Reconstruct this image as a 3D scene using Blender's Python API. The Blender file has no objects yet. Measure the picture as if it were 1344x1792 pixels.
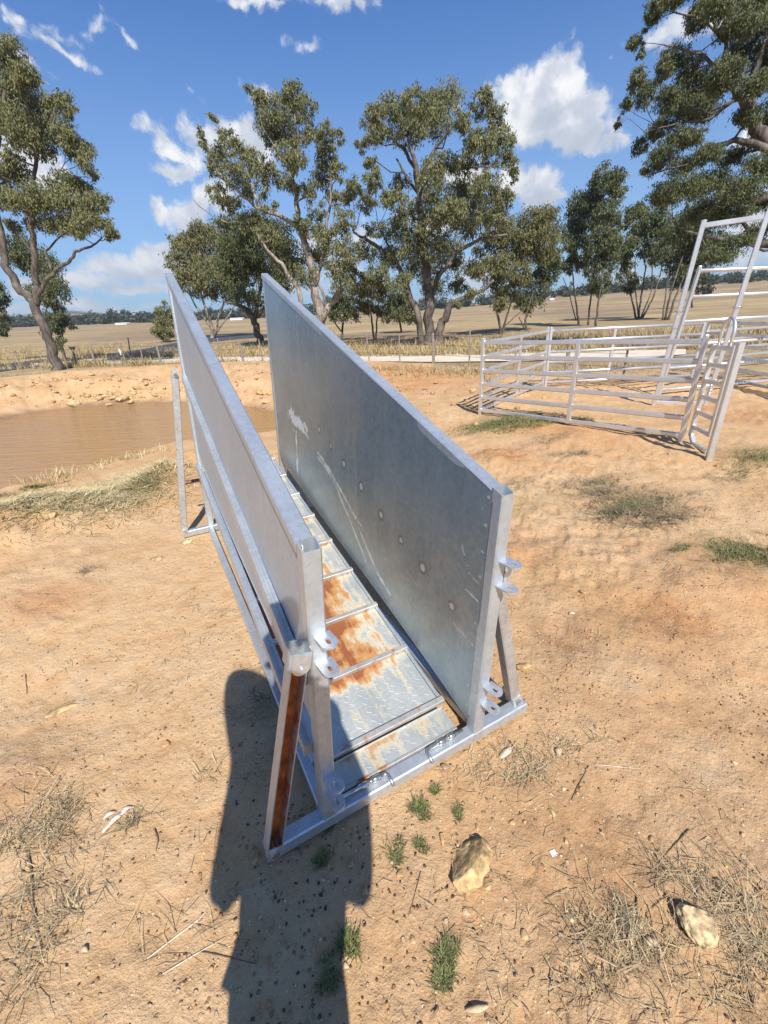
import bpy, math, random
import numpy as np
from mathutils import Vector, Matrix

# ------------------------------------------------------------------ camera, sky, sun, exposure
SC = bpy.context.scene
COL = SC.collection
IW, IH = 1344.0, 1792.0
CF, CPITCH, CROLL, CH = 744.46, 24.336, 2.744, 1.3
SUN_AZ, SUN_EL = -12.5, 46.5          # direction the shadows run (from +Y towards +X), sun height

_p, _r = math.radians(CPITCH), math.radians(CROLL)
FW = np.array([0, math.cos(_p), -math.sin(_p)])
_rt = np.array([1.0, 0, 0]); _up = np.cross(_rt, FW)
RT = math.cos(_r) * _rt - math.sin(_r) * _up
UP = math.cos(_r) * _up + math.sin(_r) * _rt
CAM = np.array([0, 0, CH])

cam_d = bpy.data.cameras.new('camera')
cam = bpy.data.objects.new('camera', cam_d); COL.objects.link(cam)
cam_d.sensor_fit = 'AUTO'; cam_d.sensor_width = 36.0
cam_d.lens = CF / IH * 36.0
cam_d.clip_start = 0.02; cam_d.clip_end = 20000
cam.matrix_world = Matrix((
    (RT[0], UP[0], -FW[0], 0), (RT[1], UP[1], -FW[1], 0), (RT[2], UP[2], -FW[2], CH), (0, 0, 0, 1)))
SC.camera = cam

SC.view_settings.view_transform = 'Standard'
SC.view_settings.look = 'None'
SC.view_settings.exposure = 0.47
SC.view_settings.gamma = 1.0
SC.view_settings.use_curve_mapping = False
SC.cycles.max_bounces = 6
SC.cycles.transparent_max_bounces = 6
SC.cycles.volume_bounces = 0
SC.cycles.use_denoising = True
SC.cycles.sample_clamp_indirect = 4.0

sun_d = bpy.data.lights.new('sun', 'SUN')
sun_d.energy = 4.8; sun_d.angle = math.radians(0.53); sun_d.color = (1.0, 0.95, 0.87)
sun = bpy.data.objects.new('sun', sun_d); COL.objects.link(sun)
_a, _e = math.radians(SUN_AZ), math.radians(SUN_EL)
SUND = np.array([math.sin(_a) * math.cos(_e), math.cos(_a) * math.cos(_e), -math.sin(_e)])
sun.rotation_euler = Vector(SUND).to_track_quat('-Z', 'Y').to_euler()


def ray(px, py):
    d = FW + RT * (px - IW / 2) / CF - UP * (py - IH / 2) / CF
    return d / np.linalg.norm(d)

def G(px, py, z=0.0):                      # where the sight line meets height z
    d = ray(px, py); return CAM + d * ((z - CH) / d[2])

def AT(px, py, Y):                         # point of the sight line Y metres ahead
    d = ray(px, py); return CAM + d * (Y / d[1])

def px_size(P):                            # metres per photo pixel at P
    return float((np.asarray(P) - CAM) @ FW) / CF


class NT:                                  # small node-tree helper
    def __init__(s, nt):
        s.nt = nt; nt.nodes.clear()
    def n(s, typ, **kw):
        nd = s.nt.nodes.new(typ)
        for k, v in kw.items():
            if k == 'ins':
                for kk, vv in v.items():
                    if hasattr(vv, 'is_output'): s.nt.links.new(vv, nd.inputs[kk])
                    else: nd.inputs[kk].default_value = vv
            else: setattr(nd, k, v)
        return nd
    def math(s, op, a, b=0.0, c=0.0, clamp=False):
        nd = s.n('ShaderNodeMath', operation=op); nd.use_clamp = clamp
        for i, v in enumerate((a, b, c)):
            if hasattr(v, 'is_output'): s.nt.links.new(v, nd.inputs[i])
            else: nd.inputs[i].default_value = v
        return nd.outputs[0]
    def noise(s, vec, scale, detail=4, rough=0.55, dist=0.0, out='Fac'):
        nd = s.n('ShaderNodeTexNoise', ins={'Scale': scale, 'Detail': detail, 'Roughness': rough, 'Distortion': dist})
        if vec is not None: s.nt.links.new(vec, nd.inputs['Vector'])
        return nd.outputs[out]
    def mix(s, fac, a, b, blend='MIX'):
        nd = s.n('ShaderNodeMix', data_type='RGBA', blend_type=blend)
        for k, v in ((0, fac), (6, a), (7, b)):
            if hasattr(v, 'is_output'): s.nt.links.new(v, nd.inputs[k])
            else: nd.inputs[k].default_value = (v if k == 0 else (*v, 1.0) if len(v) == 3 else v)
        return nd.outputs[2]
    def ramp(s, fac, lo, hi):              # smooth 0..1 between lo and hi
        nd = s.n('ShaderNodeMapRange', interpolation_type='SMOOTHSTEP', ins={'From Min': lo, 'From Max': hi})
        s.nt.links.new(fac, nd.inputs['Value']); return nd.outputs[0]
    def vec(s, op, a, b=None, scale=None):
        nd = s.n('ShaderNodeVectorMath', operation=op)
        for i, v in enumerate((a, b)):
            if v is None: continue
            if hasattr(v, 'is_output'): s.nt.links.new(v, nd.inputs[i])
            else: nd.inputs[i].default_value = v
        if scale is not None: nd.inputs['Scale'].default_value = scale
        return nd
    def attr(s, name):
        return s.n('ShaderNodeAttribute', attribute_name=name).outputs['Fac']
    def link(s, a, b): s.nt.links.new(a, b)


def azel(px, py):
    d = ray(px, py); return math.atan2(d[0], d[1]), math.asin(d[2])

# clouds: (photo x, y, half width px, half height px, tilt deg, density)
CLOUDS = [
    (920, 165, 76, 54, 0, 1.3), (972, 140, 66, 58, 0, 1.3), (1000, 195, 72, 56, 0, 1.3), (935, 225, 92, 52, 5, 1.25), (1010, 245, 85, 38, -5, 1.1),
    (1070, 235, 50, 16, 5, .7), (930, 330, 52, 42, 10, 1.25), (965, 345, 28, 22, 0, 1.1), (895, 310, 35, 30, 0, 1.1),
    (255, 222, 36, 18, 10, .72), (282, 238, 36, 26, 30, .6), (305, 262, 50, 26, 15, .85), (300, 296, 44, 18, 5, .85), (340, 285, 40, 30, 0, .6), (405, 228, 55, 38, -15, 1.25), (360, 240, 55, 40, 0, .8), (450, 260, 45, 50, 20, 1.1),
    (277, 365, 20, 26, 0, 1.05), (335, 375, 60, 40, -12, .95), (380, 340, 50, 45, 0, 1.0), (460, 155, 36, 20, 10, .6),
    (60, 285, 70, 45, 25, 1.25), (95, 325, 50, 30, 20, 1.2), (20, 255, 50, 35, 0, 1.1), (118, 80, 85, 17, 35, .62), (110, 50, 32, 24, 30, .50), (35, 85, 62, 17, 33, .62),
    (170, 42, 34, 17, 0, .46), (215, 62, 35, 13, 50, .46), (332, 157, 22, 14, 20, .46), (538, 72, 42, 18, 5, .50), (600, 6, 70, 24, 8, .72), (450, -10, 90, 18, 0, .62), (25, 20, 34, 22, 50, .46),
    (265, 450, 66, 30, -15, 1.15), (205, 468, 80, 26, 0, 1.0), (150, 490, 66, 18, 0, .95), (240, 505, 85, 16, 0, .9), (130, 525, 95, 16, 5, .95), (290, 470, 60, 34, 0, 1.0), (200, 545, 115, 11, -3, .85), (60, 500, 60, 25, 0, .9), (30, 540, 80, 16, 0, .8),
    (560, 440, 60, 40, 0, .8), (600, 470, 50, 40, 0, .8), (640, 420, 40, 40, 0, .7), (840, 480, 70, 45, 0, .8), (820, 300, 60, 40, 0, .95), (790, 540, 90, 30, 0, .7), (750, 400, 60, 40, 0, .7),
    (1180, 50, 75, 40, -20, .8), (1270, 30, 60, 50, 0, .8), (1140, 225, 44, 14, 0, .5), (1330, 360, 60, 45, 0, 1.1), (1330, 235, 50, 40, 0, .8), (1250, 450, 140, 30, 0, .75), (1300, 400, 70, 25, 0, .8),
    (1000, 60, 22, 9, -20, .36), (800, 170, 28, 18, 50, .75), (1090, 490, 120, 25, 0, .6), (500, 500, 120, 25, 0, .5)]

world = bpy.data.worlds.new('World'); SC.world = world; world.use_nodes = True
t = NT(world.node_tree)
sky = t.n('ShaderNodeTexSky', sky_type='NISHITA')
sky.sun_disc = False; sky.sun_elevation = math.radians(SUN_EL); sky.sun_rotation = math.radians(180 + SUN_AZ)
sky.altitude = 300; sky.air_density = 1.15; sky.dust_density = 0.6; sky.ozone_density = 2.2
gen = t.n('ShaderNodeNewGeometry').outputs['Incoming']
dirv = t.vec('SCALE', gen, scale=-1.0).outputs[0]
sep = t.n('ShaderNodeSeparateXYZ'); t.link(dirv, sep.inputs[0])
az = t.math('ARCTAN2', sep.outputs[0], sep.outputs[1]); el = t.math('ARCSINE', sep.outputs[2])
comb = t.n('ShaderNodeCombineXYZ'); t.link(az, comb.inputs[0]); t.link(el, comb.inputs[1])
w1 = t.vec('SUBTRACT', t.noise(comb.outputs[0], 9, 6, .6, out='Color'), (.5, .5, .5)).outputs[0]
w2 = t.vec('SUBTRACT', t.noise(comb.outputs[0], 38, 4, .6, out='Color'), (.5, .5, .5)).outputs[0]
warp = t.vec('ADD', t.vec('SCALE', w1, scale=.055).outputs[0], t.vec('SCALE', w2, scale=.022).outputs[0]).outputs[0]
warp = t.vec('MULTIPLY', warp, (1, 1, 0)).outputs[0]
pos = t.vec('ADD', comb.outputs[0], warp).outputs[0]

def cloud_field(p, shrink=1.0):
    acc = None
    for (cx, cy, rx, ry, tilt, dens) in CLOUDS:
        A0 = azel(cx, cy); A1 = azel(cx + 1, cy); A2 = azel(cx, cy + 1)
        kx = math.hypot(A1[0] - A0[0], A1[1] - A0[1]); ky = math.hypot(A2[0] - A0[0], A2[1] - A0[1])
        sx, sy = rx * kx * 1.15, ry * ky * 1.15
        tl = math.radians(tilt) - math.atan2(A1[1] - A0[1], A1[0] - A0[0])
        m = t.n('ShaderNodeMapping', vector_type='TEXTURE', ins={'Location': (A0[0], A0[1], 0), 'Rotation': (0, 0, -tl), 'Scale': (sx, sy, 1)})
        t.link(p, m.inputs['Vector'])
        ln = t.vec('LENGTH', m.outputs[0]).outputs['Value']
        v = t.math('MULTIPLY_ADD', ln, -dens, dens)
        acc = v if acc is None else t.math('SMOOTH_MAX', acc, v, 0.12)
    return acc
fld = cloud_field(pos)
fine = t.noise(comb.outputs[0], 26, 8, .62)
puff = t.noise(comb.outputs[0], 11, 6, .5)
vor = t.n('ShaderNodeTexVoronoi', feature='SMOOTH_F1', ins={'Scale': 34.0, 'Smoothness': .25, 'Detail': 2.0, 'Roughness': .55}); t.link(t.vec('ADD', comb.outputs[0], t.vec('SCALE', w2, scale=.03).outputs[0]).outputs[0], vor.inputs['Vector'])
caul = t.math('SUBTRACT', .42, vor.outputs['Distance'])
dens = t.math('ADD', fld, t.math('ADD', t.math('MULTIPLY', t.math('SUBTRACT', fine, .5), .70), t.math('MULTIPLY_ADD', caul, .42, .13)))
alpha = t.math('POWER', t.ramp(dens, -.02, .50), 1.25)
# lit tops and greyer bases: compare the puff noise with itself a little higher up
hi_p = t.vec('ADD', comb.outputs[0], (-.012, .03, 0)).outputs[0]
sh = t.math('SUBTRACT', t.noise(comb.outputs[0], 19, 6, .55), t.noise(hi_p, 19, 6, .55))
shade = t.ramp(sh, -.20, .16)
hshade = t.ramp(t.math('ADD', t.math('MULTIPLY', t.math('SUBTRACT', puff, .5), .5), t.math('MULTIPLY', dens, .6)), .0, .75)
ccol = t.mix(shade, (5.6, 6.1, 7.1), (9.6, 9.6, 9.6))
ccol = t.mix(hshade, t.mix(.4, ccol, (5.5, 6.1, 7.2)), ccol)
low = t.ramp(el, .02, .28)
base = None                                   # the thick grey undersides of the cumulus
for (cx, cy, rx, ry, k_) in ((985, 262, 95, 34, 1.0), (950, 215, 50, 26, .7), (1020, 225, 45, 18, .5), (945, 352, 50, 20, .8), (310, 300, 55, 16, .6), (420, 262, 60, 22, .6), (345, 400, 60, 22, .6), (85, 345, 60, 24, .7), (250, 478, 70, 16, .6), (200, 500, 90, 12, .6)):
    A0 = azel(cx, cy); A1 = azel(cx + 1, cy); kx = math.hypot(A1[0] - A0[0], A1[1] - A0[1])
    m = t.n('ShaderNodeMapping', vector_type='TEXTURE', ins={'Location': (A0[0], A0[1], 0), 'Scale': (rx * kx * 1.3, ry * kx * 1.3, 1)}); t.link(pos, m.inputs['Vector'])
    v = t.math('MULTIPLY_ADD', t.vec('LENGTH', m.outputs[0]).outputs['Value'], -k_, k_); base = v if base is None else t.math('MAXIMUM', base, v)
ccol = t.mix(t.math('MULTIPLY', t.ramp(t.math('ADD', base, t.math('MULTIPLY', t.math('SUBTRACT', puff, .5), .8)), .0, .7), .8), ccol, (4.5, 5.1, 6.2))
ccol = t.mix(low, t.mix(.55, ccol, (5.0, 5.7, 6.7)), ccol)
skyc = t.mix(1.0, sky.outputs[0], (0.50, 0.86, 1.34), 'MULTIPLY')
hz = t.ramp(el, .55, -.02)
skyc = t.mix(t.math('MULTIPLY', hz, .6), skyc, (3.9, 5.2, 6.9))
final = t.mix(alpha, skyc, ccol)
bg = t.n('ShaderNodeBackground', ins={'Strength': 0.078}); t.link(final, bg.inputs['Color'])
out = t.n('ShaderNodeOutputWorld'); t.link(bg.outputs[0], out.inputs['Surface'])

# ------------------------------------------------------------------ helpers
rng = np.random.default_rng(7)
random.seed(7)

def tag(o, label=None, cat=None, group=None, kind=None):
    if label: o['label'] = label
    if cat: o['category'] = cat
    if group: o['group'] = group
    if kind: o['kind'] = kind
    return o

def empty(name, loc=(0, 0, 0), rz=0.0, label=None, cat=None, group=None):
    o = bpy.data.objects.new(name, None); COL.objects.link(o)
    o.location = loc; o.rotation_euler = (0, 0, rz); o.empty_display_size = .2
    return tag(o, label, cat, group)

def np_mesh(name, V, F, mat, parent=None, smooth=False, attrs=None, mats=None, midx=None):
    V = np.asarray(V, dtype=np.float32); me = bpy.data.meshes.new(name)
    if isinstance(F, np.ndarray):
        nf, k = F.shape
        me.vertices.add(len(V)); me.vertices.foreach_set('co', V.ravel())
        me.loops.add(nf * k); me.loops.foreach_set('vertex_index', F.astype(np.int32).ravel())
        me.polygons.add(nf); me.polygons.foreach_set('loop_start', np.arange(nf, dtype=np.int32) * k)
        me.polygons.foreach_set('loop_total', np.full(nf, k, dtype=np.int32))
    else:
        me.from_pydata([tuple(map(float, v)) for v in V], [], F)
    if smooth: me.polygons.foreach_set('use_smooth', np.ones(len(me.polygons), dtype=bool))
    for m in (mats or [mat]): me.materials.append(m)
    if midx is not None: me.polygons.foreach_set('material_index', np.asarray(midx, dtype=np.int32))
    if attrs:
        for k, v in attrs.items():
            a = me.attributes.new(k, 'FLOAT', 'POINT'); a.data.foreach_set('value', np.asarray(v, dtype=np.float32))
    me.update(); me.validate()
    o = bpy.data.objects.new(name, me); COL.objects.link(o)
    if parent: o.parent = parent
    return o


class MB:                                   # collects shapes into one mesh
    def __init__(s, xf=None): s.v = []; s.f = []; s.m = []; s.xf = xf; s.cur = 0
    def add(s, V, F):
        b = len(s.v)
        s.v += [tuple(s.xf(*p)) if s.xf else tuple(p) for p in V]
        s.f += [tuple(b + i for i in f) for f in F]; s.m += [s.cur] * len(F)
    def prism(s, prof, a, b, up=(0, 0, 1), cap=True):
        a, b = np.asarray(a, float), np.asarray(b, float); d = b - a; d /= np.linalg.norm(d)
        up = np.asarray(up, float)
        if abs(d @ up) > .98: up = np.array([0, 1.0, 0])
        x = np.cross(d, up); x /= np.linalg.norm(x); y = np.cross(x, d); n = len(prof)
        V = [a + x * p + y * q for p, q in prof] + [b + x * p + y * q for p, q in prof]
        F = [(i, (i + 1) % n, n + (i + 1) % n, n + i) for i in range(n)]
        if cap: F += [tuple(range(n))[::-1], tuple(range(n, 2 * n))]
        s.add(V, F)
    def beam(s, a, b, w, h, up=(0, 0, 1), ch=None, cap=True):
        c = min(w, h) * .12 if ch is None else ch; p, q = w / 2, h / 2
        s.prism([(-p + c, -q), (p - c, -q), (p, -q + c), (p, q - c), (p - c, q), (-p + c, q), (-p, q - c), (-p, -q + c)], a, b, up, cap)
    def box(s, x0, x1, y0, y1, z0, z1, ch=.0015):
        s.beam(((x0 + x1) / 2, y0, (z0 + z1) / 2), ((x0 + x1) / 2, y1, (z0 + z1) / 2), x1 - x0, z1 - z0, ch=ch)
    def tube(s, pts, rad, n=8, cap=True):
        pts = [np.asarray(p, float) for p in pts]
        rad = rad if hasattr(rad, '__len__') else [rad] * len(pts); V = []; F = []; x = None
        for i, p in enumerate(pts):
            d = pts[min(i + 1, len(pts) - 1)] - pts[max(i - 1, 0)]; d /= (np.linalg.norm(d) + 1e-9)
            if x is None:
                u = np.array([0, 0, 1.0]) if abs(d[2]) < .9 else np.array([1.0, 0, 0]); x = np.cross(d, u)
            x = x - d * (x @ d); x /= (np.linalg.norm(x) + 1e-9); y = np.cross(d, x)
            V += [p + (x * math.cos(2 * math.pi * k / n) + y * math.sin(2 * math.pi * k / n)) * rad[i] for k in range(n)]
        for i in range(len(pts) - 1):
            for k in range(n): F.append((i * n + k, i * n + (k + 1) % n, (i + 1) * n + (k + 1) % n, (i + 1) * n + k))
        if cap: F += [tuple(range(n))[::-1], tuple(range((len(pts) - 1) * n, len(pts) * n))]
        s.add(V, F)
    def plate_hole(s, c, ex, ey, ez, L, Wd, T, hr, hl, n=10):
        # plate from c along ex (length L, rounded end), width Wd along ey, thickness T along ez, with a slot hole
        c, ex, ey, ez = (np.asarray(q, float) for q in (c, ex, ey, ez)); R = Wd / 2
        outer = [(0, -R), (L - R, -R)] + [(L - R + R * math.sin(math.pi * k / n), -R * math.cos(math.pi * k / n)) for k in range(1, n)] + [(L - R, R), (0, R)]
        m = len(outer); hc = L - R - hl / 2
        ang = [math.atan2(q, p - hc) for p, q in outer]
        inner = [(hc + hl / 2 * max(-1, min(1, 1.5 * math.cos(a))) + hr * math.cos(a), hr * math.sin(a)) for a in ang]
        V = []
        for z in (0, T):
            V += [c + ex * p + ey * q + ez * z for p, q in outer]; V += [c + ex * p + ey * q + ez * z for p, q in inner]
        F = []
        for i in range(m):
            j = (i + 1) % m
            F += [(i, m + i, m + j, j), (2 * m + i, 2 * m + j, 3 * m + j, 3 * m + i), (i, j, 2 * m + j, 2 * m + i), (m + i, 3 * m + i, 3 * m + j, m + j)]
        s.add(V, F)
    def build(s, name, mat, parent=None, smooth=False, mats=None):
        return np_mesh(name, s.v, s.f, mat, parent, smooth, mats=mats, midx=s.m if mats else None)


def hash2(ix, iy, seed):
    h = (ix.astype(np.int64) * 374761393 + iy.astype(np.int64) * 668265263 + seed * 1442695041) & 0x7fffffff
    h = ((h ^ (h >> 13)) * 1274126177) & 0x7fffffff
    return ((h ^ (h >> 16)) & 0xffff) / 65535.0

def vnoise(x, y, seed=0):
    ix, iy = np.floor(x), np.floor(y); fx, fy = x - ix, y - iy
    fx = fx * fx * fx * (fx * (fx * 6 - 15) + 10); fy = fy * fy * fy * (fy * (fy * 6 - 15) + 10)
    a, b = hash2(ix, iy, seed), hash2(ix + 1, iy, seed); c, d = hash2(ix, iy + 1, seed), hash2(ix + 1, iy + 1, seed)
    return (a * (1 - fx) + b * fx) * (1 - fy) + (c * (1 - fx) + d * fx) * fy

def fbm(x, y, sc, oct=4, seed=0, gain=.5):
    x, y = np.asarray(x, float), np.asarray(y, float); r = 0; a = 1; tot = 0; ca, sa = math.cos(.6), math.sin(.6)
    for o in range(oct):
        r = r + a * (vnoise(x * sc + 17.3 * o, y * sc - 9.1 * o, seed + o) - .5); tot += a; a *= gain; sc *= 2.03; x, y = x * ca - y * sa, x * sa + y * ca
    return r / tot * 2

def sstep(a, b, x):
    q = np.clip((x - a) / (b - a), 0, 1); return q * q * (3 - 2 * q)

# ------------------------------------------------------------------ materials
def pbsdf(name):
    m = bpy.data.materials.new(name); m.use_nodes = True; q = NT(m.node_tree)
    b = q.n('ShaderNodeBsdfPrincipled'); o = q.n('ShaderNodeOutputMaterial'); q.link(b.outputs[0], o.inputs['Surface'])
    return m, q, b

def bump(q, b, hgt, strength=.3, dist=.01, prev=None):
    nd = q.n('ShaderNodeBump', ins={'Strength': strength, 'Distance': dist}); q.link(hgt, nd.inputs['Height'])
    if prev is not None: q.link(prev, nd.inputs['Normal'])
    q.link(nd.outputs[0], b.inputs['Normal']); return nd.outputs[0]

def plain(name, col, rough=.7, metal=0.0, var=.25, scale=12, bmp=.2, bscale=60):
    m, q, b = pbsdf(name); co = q.n('ShaderNodeTexCoord').outputs['Object']
    n1 = q.noise(co, scale, 5); d = [c * (1 - var) for c in col]; l = [min(1, c * (1 + var)) for c in col]
    q.link(q.mix(q.ramp(n1, .3, .7), d, l), b.inputs['Base Color'])
    b.inputs['Roughness'].default_value = rough; b.inputs['Metallic'].default_value = metal
    if bmp: bump(q, b, q.noise(co, bscale, 4), bmp, .004)
    return m

def galv(name, col=(.50, .52, .54), rough=.38, metal=.85, var=.12, streak=.5, dirt=.25, rust=0.0):
    m, q, b = pbsdf(name); co = q.n('ShaderNodeTexCoord').outputs['Object']
    big = q.noise(co, 5, 5, .6); vor = q.n('ShaderNodeTexVoronoi', ins={'Scale': 85.0}); q.link(co, vor.inputs['Vector'])
    sp = q.n('ShaderNodeSeparateColor'); q.link(vor.outputs['Color'], sp.inputs[0])
    mp = q.n('ShaderNodeMapping', ins={'Scale': (26, 26, 1.6)}); q.link(co, mp.inputs['Vector'])
    st = q.noise(mp.outputs[0], 1.0, 5, .6)
    base = q.mix(sp.outputs[0], [c * (1 - var) for c in col], [min(1, c * (1 + var)) for c in col])
    base = q.mix(q.math('MULTIPLY', q.ramp(big, .42, .72), .35), base, [c * 1.25 for c in col])
    base = q.mix(q.math('MULTIPLY', q.ramp(st, .52, .75), dirt), base, (.36, .31, .25))
    mt = metal
    if rust:
        rn = q.ramp(q.noise(co, 17, 8, .65), .60 - rust * .2, .74 - rust * .2)
        base = q.mix(rn, base, (.30, .095, .022)); mt = q.math('MULTIPLY_ADD', rn, -metal, metal)
        q.link(mt, b.inputs['Metallic'])
    else: b.inputs['Metallic'].default_value = metal
    q.link(base, b.inputs['Base Color'])
    rr = q.math('ADD', q.math('MULTIPLY', big, .18), rough - .09); rr = q.math('ADD', rr, q.math('MULTIPLY', st, streak * .12))
    q.link(rr, b.inputs['Roughness'])
    bump(q, b, q.noise(co, 9, 3), .10, .004)
    return m

M = {}
M['galv'] = galv('galvanised_steel', (.50, .54, .57), .42, .62, .08, .5, .3)
M['galv_panel'] = galv('galvanised_yard_panel', (.68, .68, .67), .36, .72, .05, .3, .12)
M['galv_lug'] = galv('galvanised_lug', (.62, .64, .66), .36, .7, .10, .2, .1)
M['zinc'] = galv('zinc_plated', (.62, .62, .58), .25, .95, .05, .2, .1)
M['brace_rust'] = plain('rusted_channel', (.52, .155, .035), .85, 0, .45, 25, .4, 90)
M['rust_pin'] = plain('rusty_pin', (.24, .13, .08), .6, .4, .35, 40, .3, 120)
M['dark_steel'] = plain('dark_steel', (.07, .07, .075), .5, .6)


def leaf_mat(name, c0, c1, c2):
    m, q, b = pbsdf(name); r = q.attr('rnd'); cl = q.attr('clump')
    base = q.mix(r, c0, c1); base = q.mix(q.math('MULTIPLY', cl, .75), base, c2)
    q.link(base, b.inputs['Base Color']); b.inputs['Roughness'].default_value = .5
    b.inputs['Specular IOR Level'].default_value = .18
    tr = q.n('ShaderNodeBsdfTranslucent'); q.link(q.mix(.5, base, (.10, .13, .02)), tr.inputs['Color'])
    ms = q.n('ShaderNodeMixShader', ins={'Fac': .16}); q.link(b.outputs[0], ms.inputs[1]); q.link(tr.outputs[0], ms.inputs[2])
    o = [x for x in q.nt.nodes if x.bl_idname == 'ShaderNodeOutputMaterial'][0]; q.link(ms.outputs[0], o.inputs['Surface'])
    return m
M['leaf_a'] = leaf_mat('gum_leaves', (.095, .114, .050), (.205, .216, .112), (.25, .23, .10))
M['leaf_b'] = leaf_mat('dark_gum_leaves', (.058, .078, .038), (.128, .152, .076), (.17, .17, .07))
M['leaf_c'] = leaf_mat('olive_gum_leaves', (.098, .108, .044), (.195, .195, .092), (.235, .205, .080))
M['leaf_far'] = leaf_mat('far_leaves', (.060, .072, .050), (.085, .10, .068), (.095, .10, .06))

def bark_mat(name, a, b_, c):
    m, q, b = pbsdf(name); co = q.n('ShaderNodeTexCoord').outputs['Object']
    mp = q.n('ShaderNodeMapping', ins={'Scale': (9, 9, 1.6)}); q.link(co, mp.inputs['Vector'])
    n1 = q.noise(mp.outputs[0], 1.5, 7, .65); n2 = q.noise(co, 1.2, 4)
    base = q.mix(q.ramp(n1, .38, .62), a, b_); base = q.mix(q.ramp(n2, .5, .66), base, c)
    q.link(base, b.inputs['Base Color']); b.inputs['Roughness'].default_value = .85; bump(q, b, n1, .8, .05)
    return m
M['bark_light'] = bark_mat('pale_gum_bark', (.15, .115, .09), (.33, .275, .225), (.42, .36, .30))
M['bark_dark'] = bark_mat('rough_gum_bark', (.055, .045, .038), (.15, .122, .098), (.22, .18, .145))
M['post_wood'] = plain('weathered_fence_wood', (.26, .22, .17), .85, 0, .3, 20)
M['sign_back'] = plain('dull_sign_back', (.045, .04, .045), .6, .3)
M['paint_white'] = plain('white_paint', (.75, .75, .73), .55, 0, .06)


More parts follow.
